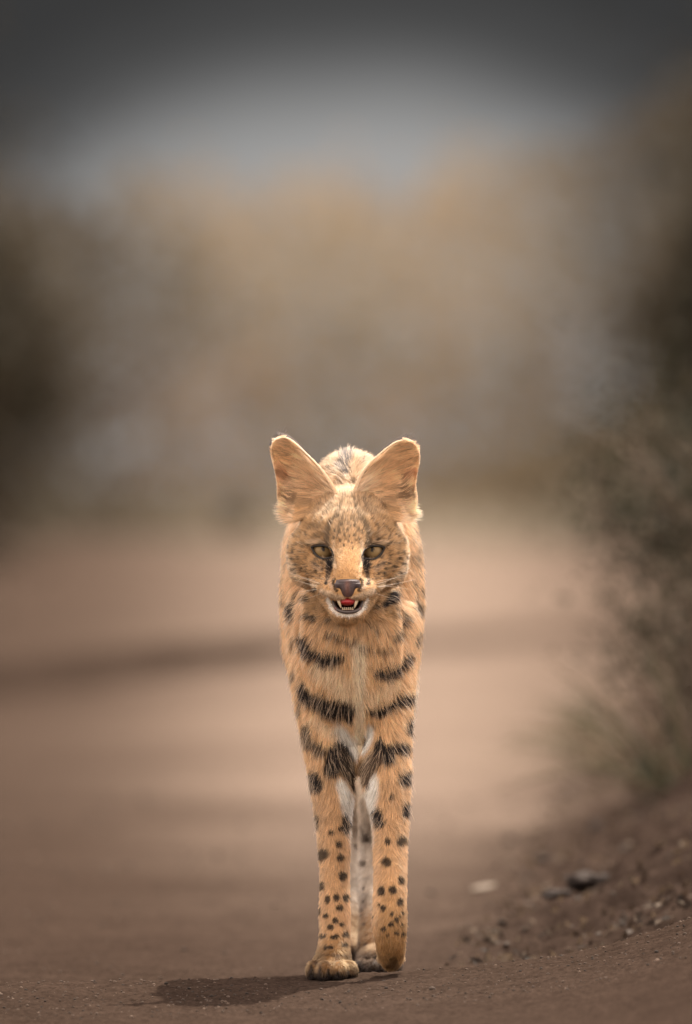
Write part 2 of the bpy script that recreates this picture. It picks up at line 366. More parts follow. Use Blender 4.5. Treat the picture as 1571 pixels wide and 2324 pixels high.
def bvh_of(V, F): return BVHTree.FromPolygons([tuple(v) for v in V], [tuple(int(i) for i in f) for f in F])
tree = bvh_of(BV, BF)
def front(px, py, y0=-.5, default=None):
    a = PW(px, py, y0); b = PW(px, py, 1.0); d = Vector(b-a).normalized()
    h = tree.ray_cast(Vector(a), d)
    return h[0].y if h[0] is not None else default
def inpoly(x, y, poly):
    poly = np.asarray(poly); c = np.zeros(np.shape(x), bool); j = len(poly)-1
    for i in range(len(poly)):
        xi, yi = poly[i]; xj, yj = poly[j]
        c ^= ((yi > y) != (yj > y)) & (x < (xj-xi)*(y-yi)/(yj-yi+1e-12)+xi); j = i
    return c
EYE_L = [A(*q) for q in ((455, 1112), (488, 1104), (545, 1102), (595, 1114), (620, 1144), (630, 1186), (585, 1198), (535, 1196), (490, 1168))]
EYE_R = [A(*q) for q in ((1082, 1112), (1040, 1105), (985, 1105), (938, 1118), (912, 1148), (900, 1192), (945, 1204), (1000, 1202), (1048, 1168))]
NOSE = [A(*q) for q in ((660, 1388), (765, 1380), (866, 1388), (880, 1425), (862, 1478), (825, 1525), (765, 1545), (708, 1525), (668, 1478), (648, 1425))]
MOUTH = [A(*q) for q in ((640, 1578), (700, 1572), (740, 1562), (765, 1552), (790, 1562), (830, 1572), (897, 1578), (890, 1635), (858, 1668), (765, 1682), (678, 1668), (646, 1635))]
def grow(poly, k):
    poly = np.array(poly); c = poly.mean(0); d = poly-c; n = np.linalg.norm(d, axis=1, keepdims=True); return c+d*(1+k/n)
ys_eye = [front(*np.mean(EYE_L, 0)), front(*np.mean(EYE_R, 0))]
y_mouth_low = front(*A(765, 1700)); y_lip = front(*A(765, 1500)); y_nose = front(*A(765, 1450))
print('landmark y', ys_eye, y_mouth_low, y_lip, y_nose)
pX, pY = toP(BV); fr = BV[:, 1] < -.1
for poly, ye in ((EYE_L, ys_eye[0]), (EYE_R, ys_eye[1])):
    ins = inpoly(pX, pY, grow(poly, 1.5)) & fr & (BV[:, 1] < ye+.03); BV[ins, 1] += .010
ins = inpoly(pX, pY, grow(MOUTH, -1.0)) & fr & (BV[:, 1] < -.14); BV[ins, 1] = np.maximum(BV[ins, 1]+.02, y_mouth_low+.016)

# ------------------------------------------------------------------ pelt pattern
BLK = (.010, .006, .005); BRN = (.055, .03, .018); WHT = (.97, .89, .80); CRM = (.92, .69, .46); GRY = (.055, .05, .052)
dk = []   # (points in photo units, half widths, colour, strength, ymin, ymax)
def mk(fn, pts, w, col=BLK, st=1., ylo=-9, yhi=.30, list_=dk, sc_=3.845):
    g_ = 1. if list_ is not dk else (1.24 if fn is B else (1.12 if fn is C_ else (1.42 if yhi < 0 else 1.2)))
    list_.append((np.array([fn(*q) for q in pts]), g_*(np.array(w, float)/sc_ if np.ndim(w) else np.full(len(pts), w/sc_)), np.array(col), st, ylo, yhi))
def dots(fn, lst, col=BLK, st=1., ylo=-9, yhi=.30, sc_=3.845):
    for (u, v, a, b) in lst:       # spot half-sizes a (across) and b (down)
        if b >= a: mk(fn, [(u, v-(b-a)), (u, v+(b-a))], a, col, st, ylo, yhi, dk, sc_)
        else: mk(fn, [(u-(a-b), v), (u+(a-b), v)], b, col, st, ylo, yhi, dk, sc_)
HD = dict(yhi=-.055)
# face
for m_ in (-1, 1):
    X = lambda u: HX+m_*(HX-u)*-1 if m_ < 0 else u
def face(pts, w, col=BLK, st=1.):
    for mir in (0, 1):
        q = [((2*HX-u) if mir else u, v) for u, v in pts]; mk(A, q, w, col, st, -9, -.055)
face([(625, 1175), (612, 1215), (606, 1260), (604, 1312)], [14, 27, 27, 20]); face([(606, 1310), (590, 1370), (578, 1425)], [17, 13, 9], BRN, .9)
face([(448, 1100), (410, 1080), (360, 1075)], [9, 9, 6], BLK, .8)
face([(618, 890), (602, 960), (590, 1030), (594, 1090)], [12, 17, 19, 17], BLK, .95)
face([(600, 1085), (540, 1078), (480, 1088), (440, 1108)], [10, 9, 8, 6], BLK, .95)
face([(702, 750), (676, 820), (628, 885)], [10, 15, 13], BLK, .95)
face([(735, 800), (715, 870), (700, 930)], [5, 7, 5], BLK, .8)
face([(640, 690), (610, 760), (560, 830)], [6, 8, 6], BRN, .8)
face([(560, 860), (520, 920), (500, 960)], [6, 8, 6], BRN, .75)
face([(480, 900), (430, 960), (400, 990)], [5, 7, 5], BRN, .7)
face([(740, 640), (705, 720), (690, 760)], [6, 8, 7], BLK, .6)
face([(660, 1385), (640, 1400), (645, 1440), (672, 1490)], [6, 9, 11, 9], BLK, .9)
face([(560, 985), (500, 1010), (470, 1030)], [10, 14, 8], BRN, .55)
face([(570, 1230), (520, 1215), (470, 1180), (440, 1130)], [7, 7, 6, 5], BRN, .7)
face([(560, 1290), (500, 1270), (450, 1235)], [7, 8, 5], BRN, .5)
face([(540, 1350), (470, 1330), (410, 1290)], [5, 6, 4], BRN, .5)
face([(560, 1395), (490, 1375), (430, 1350)], [4, 5, 3], BRN, .6)
face([(545, 1440), (470, 1425), (400, 1400)], [4, 4, 3], BRN, .5)
face([(655, 1180), (660, 1230), (668, 1262)], [6, 8, 5], (.2, .11, .05), .6)
dots(A, [(575, 1425, 11, 11), (943, 1425, 12, 12), (690, 975, 11, 19), (738, 1008, 9, 14), (700, 1052, 8, 12), (771, 1062, 8, 11), (822, 1003, 9, 14), (853, 960, 10, 20), (800, 1075, 8, 11),
         (762, 960, 8, 13), (655, 965, 9, 15), (676, 1010, 8, 13), (728, 962, 8, 11), (862, 1035, 9, 14), (790, 930, 7, 12), (825, 925, 8, 15), (715, 915, 7, 14), (750, 880, 6, 12), (795, 870, 7, 14), (840, 880, 7, 12), (690, 940, 7, 10), (645, 1030, 7, 12), (885, 980, 8, 16), (735, 1095, 6, 10), (810, 1120, 5, 9), (780, 1018, 7, 10), (765, 905, 6, 9)], BLK, .92, -9, -.055)
dots(A, [(230, 1040, 14, 12), (255, 1105, 16, 13), (325, 1090, 14, 12), (296, 1150, 11, 15), (288, 1210, 11, 16), (327, 1258, 14, 12), (342, 1190, 9, 10), (380, 1100, 11, 9), (242, 995, 10, 13), (372, 1295, 10, 9), (270, 1160, 8, 9), (310, 1300, 8, 9), (365, 1145, 8, 9), (400, 1150, 8, 7), (300, 1010, 9, 7), (355, 1020, 10, 7), (410, 1000, 11, 7),
         (1245, 1155, 13, 13), (1190, 1160, 11, 9), (1240, 1250, 18, 12), (1250, 1050, 13, 16), (1200, 1082, 11, 13), (1160, 1272, 18, 9), (1285, 1100, 12, 16), (1110, 1250, 12, 8), (1215, 1205, 9, 11), (1180, 1225, 9, 7), (1130, 1180, 9, 7), (1090, 1290, 10, 7), (1270, 1200, 8, 12), (1120, 1030, 12, 8), (1180, 1010, 11, 8), (1290, 1010, 9, 14)], BLK, .85, -9, -.055)
mk(A, [(1050, 715), (1090, 735), (1120, 765)], [22, 28, 15], (.12, .08, .055), .6, -9, -.05)
# nape, back and flanks seen round the head
BK = dict(ylo=-.06, yhi=.9)
mk(A, [(745, 250), (755, 330)], [62, 50], GRY, .95, **BK); mk(A, [(700, 395), (745, 430)], [42, 36], GRY, .9, **BK)
mk(A, [(745, 460), (740, 520)], [16, 8], GRY, .8, **BK)
for pts, w in (([(680, 490), (690, 545), (715, 580)], [13, 14, 8]), ([(790, 500), (800, 560), (785, 610)], [9, 12, 8]), ([(820, 520), (840, 555)], [14, 14]), ([(610, 420), (640, 470)], [14, 10]), ([(900, 330), (890, 380)], [10, 10]), ([(560, 330), (600, 350)], [14, 10])):
    mk(A, pts, w, BRN, .8, -.09, .9)
for q_ in range(46):
    u_ = random.choice([random.uniform(1290, 1440), random.uniform(150, 250)]); v_ = random.uniform(900, 1640); l_ = random.uniform(14, 34)
    mk(A, [(u_, v_), (u_+random.uniform(-4, 10)*(1 if u_ > 700 else -1), v_+l_)], random.uniform(5, 9), BRN, .75, -.115, .4)
dots(A, [(1370, 1110, 17, 60), (1360, 1205, 20, 24), (1420, 1310, 12, 40), (1385, 1250, 10, 18), (1330, 870, 10, 30), (1370, 930, 9, 26), (1400, 1010, 8, 24), (190, 1380, 24, 36), (178, 1060, 18, 60), (176, 1210, 12, 30), (190, 980, 12, 30), (320, 1545, 20, 34), (284, 1680, 24, 75), (400, 1555, 26, 26), (475, 1478, 24, 16), (440, 1420, 10, 10), (1190, 1432, 18, 32), (1372, 1655, 26, 55), (1395, 1500, 14, 34), (1445, 1560, 10, 50), (1330, 1430, 14, 22), (1340, 1550, 14, 16), (1250, 1480, 10, 14), (1300, 1290, 8, 16), (1190, 1640, 22, 18), (160, 1480, 10, 26), (215, 1590, 12, 30)], BLK, .85, -9, .5)
mk(A, [(1165, 1520), (1130, 1570), (1075, 1608)], [34, 38, 22], BLK, 1, -9, .3)
mk(A, [(1020, 1620), (990, 1635)], [13, 9], BRN, .8, -9, .3)
# chest
mk(B, [(265, 70), (280, 110), (300, 170)], [20, 26, 16], BLK, .9)
mk(B, [(420, 135), (480, 165)], [26, 24], BLK, .85); mk(B, [(595, 165), (612, 168)], 16, BRN, .8)
mk(B, [(1265, 165), (1235, 235)], [32, 28], BLK, .95); mk(B, [(1345, 60), (1375, 110)], [24, 26], BLK, .9)
mk(B, [(1385, 290), (1350, 370)], [22, 26], BLK, .9); mk(B, [(1220, 290), (1165, 345)], [28, 22], BLK, .9)
dots(B, [(1020, 270, 24, 12), (960, 238, 12, 9), (1100, 310, 12, 9), (310, 385, 13, 60), (318, 660, 12, 42), (1385, 445, 16, 55), (740, 255, 16, 7), (1190, 130, 16, 18), (365, 950, 16, 60), (372, 1280, 20, 40), (393, 1400, 13, 50), (690, 190, 10, 6), (520, 235, 10, 8)], BLK, .8)
mk(B, [(375, 345), (415, 430), (480, 495), (570, 525), (660, 515), (725, 490)], [34, 44, 42, 48, 42, 16])
mk(B, [(585, 295), (680, 330), (780, 362), (855, 368)], [16, 22, 16, 10], BLK, .85)
mk(B, [(885, 435), (990, 450), (1060, 450), (1130, 435)], [10, 12, 20, 18], BLK, .75)
mk(B, [(1015, 635), (1100, 655), (1190, 610), (1240, 560), (1278, 505)], [30, 38, 40, 36, 30])
mk(B, [(395, 790), (440, 855), (560, 915), (660, 955), (750, 960), (795, 965)], [44, 62, 66, 78, 72, 40]); mk(B, [(770, 980), (785, 1045)], [45, 22])
mk(B, [(930, 965), (1060, 975), (1130, 935), (1210, 900), (1265, 875), (1305, 840)], [14, 44, 44, 34, 40, 20])
mk(B, [(415, 1110), (425, 1200), (440, 1270)], [26, 36, 34], BLK, .9); mk(B, [(490, 1290), (535, 1330)], [38, 44], BLK, .9)
mk(B, [(640, 1320), (640, 1400), (620, 1490)], [40, 62, 54]); mk(B, [(690, 1270), (745, 1380), (760, 1480), (790, 1570), (812, 1690)], [34, 66, 62, 36, 9], BLK, .97)
mk(B, [(1050, 1260), (1060, 1340), (1110, 1390)], [36, 64, 56]); mk(B, [(1150, 1320), (1240, 1300), (1255, 1340)], [44, 46, 28]); mk(B, [(1010, 1400), (945, 1470), (935, 1550), (960, 1630)], [60, 64, 36, 12], BRN, .95)
mk(B, [(912, 1190), (925, 1290)], [7, 13], BLK, .8)
mk(B, [(480, 1560), (500, 1620)], [54, 50]); mk(B, [(1285, 1530), (1250, 1590)], [34, 42])
mk(B, [(1300, 1040), (1288, 1150)], [18, 32]); mk(B, [(1270, 1790), (1258, 1860)], [20, 26]); 
# legs
K3 = dict(sc_=4.194)
mk(C_, [(395, 280), (400, 380)], [30, 30], BLK, .95, **K3); mk(C_, [(650, 270), (668, 360), (660, 420)], [20, 38, 26], **K3); mk(C_, [(610, 400), (650, 390)], [18, 20], **K3)
mk(C_, [(975, 250), (1000, 360)], [36, 36], **K3); mk(C_, [(1240, 200), (1225, 265)], [26, 28], **K3)
dots(C_, [(600, 545, 28, 30), (460, 642, 54, 54), (622, 672, 30, 34), (1200, 512, 42, 54), (1070, 512, 30, 30), (1062, 712, 44, 40), (932, 805, 18, 42), (640, 842, 32, 42), (450, 942, 22, 42), (742, 930, 13, 48), (1195, 890, 24, 38), (1015, 990, 31, 48), (1120, 976, 38, 38),
          (500, 1070, 26, 40), (585, 1050, 27, 32), (670, 1052, 30, 38), (1190, 1095, 27, 36), (615, 1150, 33, 28), (1030, 1150, 27, 28), (430, 1185, 12, 28), (485, 1225, 27, 27), (1110, 1210, 22, 17), (925, 1170, 12, 24), (575, 1270, 27, 25), (927, 1238, 14, 20), (1160, 1260, 24, 17), (530, 1330, 30, 25), (635, 1305, 20, 24),
          (1105, 1300, 30, 19), (1030, 1350, 28, 19), (1205, 1310, 14, 14), (420, 1345, 14, 28), (455, 1420, 30, 21), (570, 1425, 42, 20), (670, 1400, 30, 30), (1155, 1385, 28, 15), (1215, 1400, 20, 13), (1075, 1410, 14, 14), (510, 1525, 44, 17), (940, 1440, 22, 9), (940, 1530, 26, 14), (540, 430, 30, 20), (1050, 350, 18, 16), (660, 1500, 30, 20), (1110, 100, 22, 30), (1215, 1200, 16, 16), (1190, 1235, 14, 12), (405, 1500, 10, 20), (990, 1120, 10, 14)], BLK, .93, -9, .15, 4.194)
HK = dict(ylo=.2, yhi=.9, sc_=4.194)
dots(C_, [(870, 480, 28, 46), (832, 725, 30, 32), (845, 960, 10, 20), (840, 1080, 18, 16), (825, 1170, 16, 18), (845, 1300, 15, 18), (862, 1490, 18, 18), (800, 1480, 15, 25), (765, 560, 14, 26), (820, 1220, 10, 12), (870, 1400, 10, 14)], BRN, .85, .2, .9, 4.194)
for (u, v, w) in ((345, 1740, 20), (430, 1760, 16), (505, 1780, 20), (600, 1800, 14), (690, 1790, 12)): mk(C_, [(u, v-40), (u+6, v+60)], [w*.6, w], BLK, .9, -9, .15, dk, 4.194)
mk(C_, [(330, 1822), (740, 1800)], [26, 20], BLK, .85, -9, .15, dk, 4.194); mk(C_, [(360, 1660), (420, 1690)], [18, 20], BRN, .6, -9, .15, dk, 4.194); mk(C_, [(500, 1600), (690, 1600)], [10, 8], BRN, .6, -9, .15, dk, 4.194)
mk(C_, [(1100, 1690), (1130, 1640), (1140, 1690)], [40, 30, 40], BRN, .6, -9, .15, dk, 4.194)
mk(C_, [(800, 1760), (1060, 1750)], [35, 20], BLK, .85, .2, .9, dk, 4.194); mk(C_, [(800, 1680), (830, 1720)], [22, 24], BLK, .8, .2, .9, dk, 4.194)
lt = []
def lmk(fn, pts, w, col=WHT, st=1., ylo=-9, yhi=.2, sc_=3.845): mk(fn, pts, w, col, st, ylo, yhi, lt, sc_)
lmk(B, [(860, 420), (870, 900), (860, 1300)], [70, 50, 40], (.95, .76, .54), .9); lmk(B, [(560, 620), (700, 740), (820, 860)], [100, 110, 70], CRM, .8); lmk(B, [(1150, 760), (960, 860)], [80, 70], CRM, .6)
lmk(B, [(700, 1150), (780, 1260), (830, 1370)], [80, 80, 40]); lmk(B, [(960, 1120), (960, 1220), (925, 1330)], [45, 45, 25]); lmk(B, [(480, 1050), (560, 1120), (640, 1180)], [40, 60, 60], CRM, .6)
lmk(B, [(700, 1600), (760, 1780), (790, 1980)], [45, 65, 50]); lmk(B, [(1000, 1560), (985, 1700), (960, 1900)], [40, 60, 50])
lmk(C_, [(720, 300), (730, 480), (745, 640)], [60, 45, 30], WHT, .8, -9, .15, 4.194); lmk(C_, [(915, 300), (930, 500), (905, 700), (885, 900)], [45, 30, 26, 18], WHT, .8, -9, .15, 4.194); lmk(C_, [(770, 900), (780, 1250)], [22, 26], CRM, .7, -9, .15, 4.194)
def flmk(pts, w, col=CRM, st=.7):
    for mir in (0, 1): lmk(A, [((2*HX-u) if mir else u, v) for u, v in pts], w, col, st, -9, -.055)
flmk([(430, 1060), (520, 1055), (570, 1080)], [16, 26, 18]); flmk([(648, 1060), (640, 1150), (648, 1250), (660, 1290)], [16, 16, 16, 10], CRM, .6)
flmk([(250, 1190), (300, 1320), (380, 1400), (480, 1450)], [20, 34, 30, 26], CRM, .65); flmk([(540, 1490), (610, 1520), (680, 1545), (740, 1556)], [22, 32, 26, 12], (.80, .62, .44), .7)
flmk([(595, 1560), (622, 1640), (682, 1696), (766, 1708)], [14, 17, 17, 17], WHT, .95); flmk([(600, 1400), (640, 1480)], [20, 20], (.5, .36, .26), .5)
flmk([(470, 1250), (520, 1300)], [24, 26], (.36, .25, .17), .5)

def capmask(X, Y, pts, w, jit):
    best = np.full(X.shape, 9.)
    if len(pts) == 1 or np.allclose(pts[0], pts[-1]) and len(pts) == 2: return np.hypot(X-pts[0][0], Y-pts[0][1])/w[0]
    for i in range(len(pts)-1):
        a, b = pts[i], pts[i+1]; d = b-a; l2 = max(d@d, 1e-9)
        t_ = np.clip(((X-a[0])*d[0]+(Y-a[1])*d[1])/l2, 0, 1)
        dist = np.hypot(X-a[0]-t_*d[0], Y-a[1]-t_*d[1]); best = np.minimum(best, dist/(w[i]+(w[i+1]-w[i])*t_))
    return best
def pelt(p, n):
    X, Y = toP(p)
    X = X+1.3*vn(p, 260, 31); Y = Y+1.6*vn(p, 240, 32)
    x, y, z = p.T
    c = np.tile(np.array([.82, .50, .255]), (len(p), 1))
    # back and flanks are greyer, belly pale
    side = sm(.02, .12, y); c = lerp(c, (.62, .43, .27), side*.8)
    c = lerp(c, CRM, sm(-.3, -.8, n[:, 2])*sm(.25, .3, z)*sm(.0, .1, y))
    head = sm(-.05, -.075, y)*sm(.40, .42, z)
    c = lerp(c, (.56, .32, .142), head)
    c = lerp(c, (.38, .235, .13), head*sm(1030, 1290/1., 953.5+ (1290-Y))*0)
    c = lerp(c, (.50, .33, .19), sm(.3, .8, n[:, 2])*sm(.50, .53, z)*.85)
    legs = sm(.27, .2, z)*sm(.3, .1, y); c = lerp(c, (.66, .40, .205), legs)
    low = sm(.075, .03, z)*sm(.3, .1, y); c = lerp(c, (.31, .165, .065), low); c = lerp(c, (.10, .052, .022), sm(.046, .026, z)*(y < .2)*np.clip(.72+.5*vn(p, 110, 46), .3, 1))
    c = lerp(c, (.42, .23, .09), sm(.03, .045, x)*sm(.14, .06, z)*sm(.3, .1, y)*.9)
    hind = sm(.2, .3, y)*sm(.36, .31, z); c = lerp(c, (.46, .38, .31), hind*sm(-.3, .3, -n[:, 1])); c = lerp(c, (.90, .74, .58), hind*sm(.15, .21, z)*.9); c = lerp(c, (.16, .085, .04), hind*sm(.10, .05, z))
    nf = vn(p, 120, 41); c = c*(1+.10*nf)[:, None]
    facing = np.maximum(np.maximum(sm(.07, .02, y), sm(-.08, -.3, n[:, 1])), sm(.35, .6, n[:, 2]))
    for lst, soft in ((lt, (1.35, .45)), (dk, (1.18, .72))):
        for pts, w, col, st, ylo, yhi in lst:
            mw = w.max()*1.5+3; lo = pts.min(0)-mw; hi = pts.max(0)+mw
            k = np.nonzero((X > lo[0]) & (X < hi[0]) & (Y > lo[1]) & (Y < hi[1]) & (y > ylo) & (y < yhi) & (n[:, 1] < .35))[0]
            if not len(k): continue
            q = capmask(X[k], Y[k], pts, w, 0)*(1+.16*vn(p[k], 330, 51))
            f = sm(soft[0], soft[1], q)*st*facing[k]; c[k] = lerp(c[k], col, f)
    # the coat the camera does not meet square on: bold spots by cell noise
    spots_w = np.clip(sm(.05, .16, y)+sm(.2, .6, n[:, 1]), 0, 1)*sm(.0, .15, y+.06)*(1-hind*.7)
    cell = p/np.array([.034, .050, .042]); ci = np.floor(cell).astype(np.int64); dm = np.full(len(p), 9.)
    for a in (-1, 0, 1):
        for b in (-1, 0, 1):
            for d_ in (-1, 0, 1):
                q = ci+np.array([a, b, d_]); jx = np.stack([_h(q[:, 0], q[:, 1], q[:, 2], s_) for s_ in (1, 2, 3)], -1)*.32+.5
                dm = np.minimum(dm, np.linalg.norm((q+jx-cell)*np.array([.5, 1, 1]), axis=1))
    c = lerp(c, BLK, sm(.34, .24, dm+.05*nf)*spots_w*.9)
    u = (X-590.3)*3.845; v = (Y-953.5)*3.845; fh_ = head*(n[:, 1] < .3)
    st_ = vn(p*np.array([1, .6, .32]), 520, 44); c = lerp(c, BRN, fh_*sm(.15, .4, st_)*.45*sm(1130, 900, v)*sm(560, 680, v)*(.45+.55*sm(330, 120, np.abs(u-HX))))
    ck = fh_*sm(120, 190, np.abs(u-HX))*sm(930, 1000, v)*sm(1440, 1340, v)
    cell = p/.0078; ci = np.floor(cell).astype(np.int64); dm = np.full(len(p), 9.)
    for a in (-1, 0, 1):
        for b in (-1, 0, 1):
            for d_ in (-1, 0, 1):
                q = ci+np.array([a, b, d_]); jx = np.stack([_h(q[:, 0], q[:, 1], q[:, 2], s_) for s_ in (4, 5, 6)], -1)*.3+.5; dm = np.minimum(dm, np.linalg.norm((q+jx-cell)*np.array([.8, .8, 1.1]), axis=1))
    c = lerp(c, BRN, ck*sm(.32, .22, dm)*.85)
    c = lerp(c, (.40, .24, .12), fh_*.3*sm(1250, 1050, v)*sm(600, 800, v))
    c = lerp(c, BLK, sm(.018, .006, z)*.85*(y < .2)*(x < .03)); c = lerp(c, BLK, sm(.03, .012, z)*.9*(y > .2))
    # inside of the mouth and sockets
    inn = inpoly(X, Y, MOUTH) & (y < -.10) & (y > y_mouth_low+.006) & (head > .5); c[inn] = (.05, .012, .010)
    return np.clip(c, 0.004, .95)

# mesh normals
def vnorm(V, F):
    fn_ = np.cross(V[F[:, 2]]-V[F[:, 0]], V[F[:, 3]]-V[F[:, 1]]); o = np.zeros_like(V)
    for k in range(4):
        for c in range(3): o[:, c] += np.bincount(F[:, k], fn_[:, c], len(V))
    return unit(o)
BN = vnorm(BV, BF)
if (BN*(BV-BV.mean(0))).sum() < 0: BF = BF[:, ::-1]; BN = -BN
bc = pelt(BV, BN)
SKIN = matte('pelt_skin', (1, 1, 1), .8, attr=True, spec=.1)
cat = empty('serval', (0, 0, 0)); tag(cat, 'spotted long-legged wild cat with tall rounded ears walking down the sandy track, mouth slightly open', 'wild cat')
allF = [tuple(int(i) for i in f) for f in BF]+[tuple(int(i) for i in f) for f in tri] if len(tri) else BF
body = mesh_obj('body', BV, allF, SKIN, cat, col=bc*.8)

# hair material
def hairmat(name):
    m, t = newmat(name); o = nd(t, 'ShaderNodeOutputMaterial'); a = nd(t, 'ShaderNodeAttribute', attribute_name='col')
    h = nd(t, 'ShaderNodeBsdfHairPrincipled'); h.parametrization = 'COLOR'
    h.inputs['Roughness'].default_value = .5; h.inputs['Radial Roughness'].default_value = .65
    d = nd(t, 'ShaderNodeBsdfDiffuse'); mxs = nd(t, 'ShaderNodeMixShader', i_0=.55)
    t.links.new(a.outputs['Color'], h.inputs['Color']); t.links.new(a.outputs['Color'], d.inputs[0])
    t.links.new(h.outputs[0], mxs.inputs[1]); t.links.new(d.outputs[0], mxs.inputs[2]); t.links.new(mxs.outputs[0], o.inputs[0])
    return m
HAIR = hairmat('fur_hair')
def make_hair(name, parent, root, nrm, dr, length, rad, col, lift=.35, K=5, tipcol=1.15, droop=0., jitter=.12, roots_dark=.68):
    n = len(root); tt = np.linspace(0, 1, K)
    dr = unit(dr-(dr*nrm).sum(1, keepdims=True)*nrm); lift = np.broadcast_to(np.asarray(lift, float), (n,))[:, None]
    dr = unit(dr+jitter*rng.normal(size=(n, 3))); d0 = unit(dr+nrm*lift*1.8); d1 = unit(dr+nrm*lift*.25+np.array([0, 0, -1.])*droop)
    L_ = length[:, None]; pos = np.empty((n, K, 3)); 
    for i, s_ in enumerate(tt):
        pos[:, i] = root+L_*(d0*(s_-.5*s_*s_)+d1*.5*s_*s_)*1.0+L_*.5*s_*d1*.35
    pos[:, 0] -= nrm*.0006
    radp = np.broadcast_to(np.asarray(rad, float), (n,))[:, None]*(1-.85*tt[None]**1.6)
    cu = bpy.data.hair_curves.new(name); cu.add_curves([K]*n)
    cu.points.foreach_set('position', pos.astype(np.float32).ravel())
    cu.points.foreach_set('radius', radp.astype(np.float32).ravel())
    ca = cu.attributes.new('col', 'FLOAT_COLOR', 'POINT'); c4 = np.ones((n, K, 4), np.float32)
    gain = roots_dark+(tipcol-roots_dark)*tt
    c4[..., :3] = np.clip(col[:, None, :]*gain[None, :, None], .003, .97); ca.data.foreach_set('color', c4.ravel())
    cu.materials.append(HAIR)
    o = bpy.data.objects.new(name, cu); sc.collection.objects.link(o)
    if parent: o.parent = parent
    return o
def sample(V, F, NRM, count, weight=None):
    q = V[F]; a = np.linalg.norm(np.cross(q[:, 2]-q[:, 0], q[:, 3]-q[:, 1]), axis=1)*.5
    if weight is not None: a = a*weight
    cdf = np.cumsum(a); f = np.searchsorted(cdf, rng.random(count)*cdf[-1]); f = np.minimum(f, len(F)-1)
    u, v = rng.random((2, count)); Q = q[f]; w = [(1-u)*(1-v), u*(1-v), u*v, (1-u)*v]
    P = sum(w[i][:, None]*Q[:, i] for i in range(4)); Nn = unit(sum(w[i][:, None]*NRM[F[f]][:, i] for i in range(4)))
    return P, Nn
fc = BV[BF].mean(1); fnm = unit(BN[BF].mean(1))
wt = .25+.75*sm(.3, -.2, fnm[:, 1]); wt *= np.where(fc[:, 1] > .2, .42, 1.0)
fhead = sm(-.05, -.08, fc[:, 1])*sm(.40, .42, fc[:, 2]); wt *= 1+1.6*fhead
P, Nn = sample(BV, BF, BN, 400000, wt)
X, Y = toP(P); isH = (P[:, 1] < -.06) & (P[:, 2] > .415)
ban = np.zeros(len(P), bool)
for poly, k in ((EYE_L, 4.4), (EYE_R, 4.4), (NOSE, 1.2), (MOUTH, 1.2)): ban |= inpoly(X, Y, grow(poly, k)) & isH & (P[:, 1] < -.10)
P = P[~ban]; Nn = Nn[~ban]; X, Y = X[~ban], Y[~ban]
x, y, z = P.T
head = sm(-.055, -.085, y)*sm(.405, .425, z)
# direction of growth
nose = PW(*A(HX, 1400), -.205)
fh = unit(P-nose); fh[:, 2] = np.where(Y > 953.5+1500/3.845, fh[:, 2], fh[:, 2]); fh = unit(fh+np.array([0, .5, 0]))
cx = .006
fcst = np.stack([(x-cx)*9, .25+0*x, -1+0*x], -1); fcst = unit(fcst)
legw = sm(.30, .24, z); leg_c = np.where(x > .018, .0485, -.014)
fleg = unit(np.stack([(x-leg_c)*22, .1+0*x, -1+0*x], -1))
fbk = unit(np.stack([0*x, 1+0*x, -.35-.4*np.abs(Nn[:, 0])], -1))
backw = np.clip(sm(.03, .10, y)+sm(.3, .8, Nn[:, 2]), 0, 1)*(1-legw)
flow = fcst*(1-legw)[:, None]+fleg*legw[:, None]; flow = unit(flow*(1-backw)[:, None]+fbk*backw[:, None])
flow = unit(flow*(1-head)[:, None]+fh*head[:, None])
cl = np.stack([vn(P, 150, 60+k) for k in range(3)], -1)*.38+np.stack([vn(P, 60, 70+k) for k in range(3)], -1)*.22
flow = unit(flow+cl*(1-.45*head)[:, None])
dn = np.linalg.norm(P-nose, axis=1)
Lh = .0018+.0050*sm(.02, .10, dn)
Lb = .0115+.003*sm(.28, .36, z)*sm(.05, -.02, y); Lb = Lb*(1-.35*sm(.05, .3, y)); Ll = .0055+.0065*sm(.10, .27, z); Ll = np.where(z < .04, .0050, Ll)
Lgt = (Lb*(1-legw)+Ll*legw)*(1-head)+Lh*head
Lgt = Lgt*rng.uniform(.65, 1.25, len(P))
flt = unit(flow-(flow*Nn).sum(1, keepdims=True)*Nn); col = pelt(P+flt*Lgt[:, None]*np.where(head > .5, .5, .62)[:, None], Nn)
vary = rng.uniform(.62, 1.22, len(P))*(1+.22*vn(P, 200, 80))
pal = rng.random(len(P)) < .07*(1-.6*head)
gz = (vn(P*np.array([1, .5, 1]), 330, 83)+.45*rng.normal(size=len(P))+.12*head > .50)&(rng.random(len(P)) < .75)
colh = col*vary[:, None]; lum = col.mean(1); colh[gz] *= np.where(head[gz] > .5, .42, .72)[:, None]
# pale guard hairs grow over the dark marks as over the rest
guard = (rng.random(len(P)) < .085*(1-.5*head)) & (lum < .2) & (z > .17)
colh[guard] = np.array([.62, .45, .30]); Lgt = np.where(guard, Lgt*1.5, Lgt); colh[pal & (lum > .2)] *= 1.25
lift = np.where(head > .5, .22, .30)+.10*rng.random(len(P)); lift = np.where(z < .1, .22, lift)
make_hair('fur', cat, P, Nn, flow, Lgt, np.where(head > .5, .00017, .00021)*rng.uniform(.8, 1.2, len(P)), colh, lift, 5, 1.18, .05)

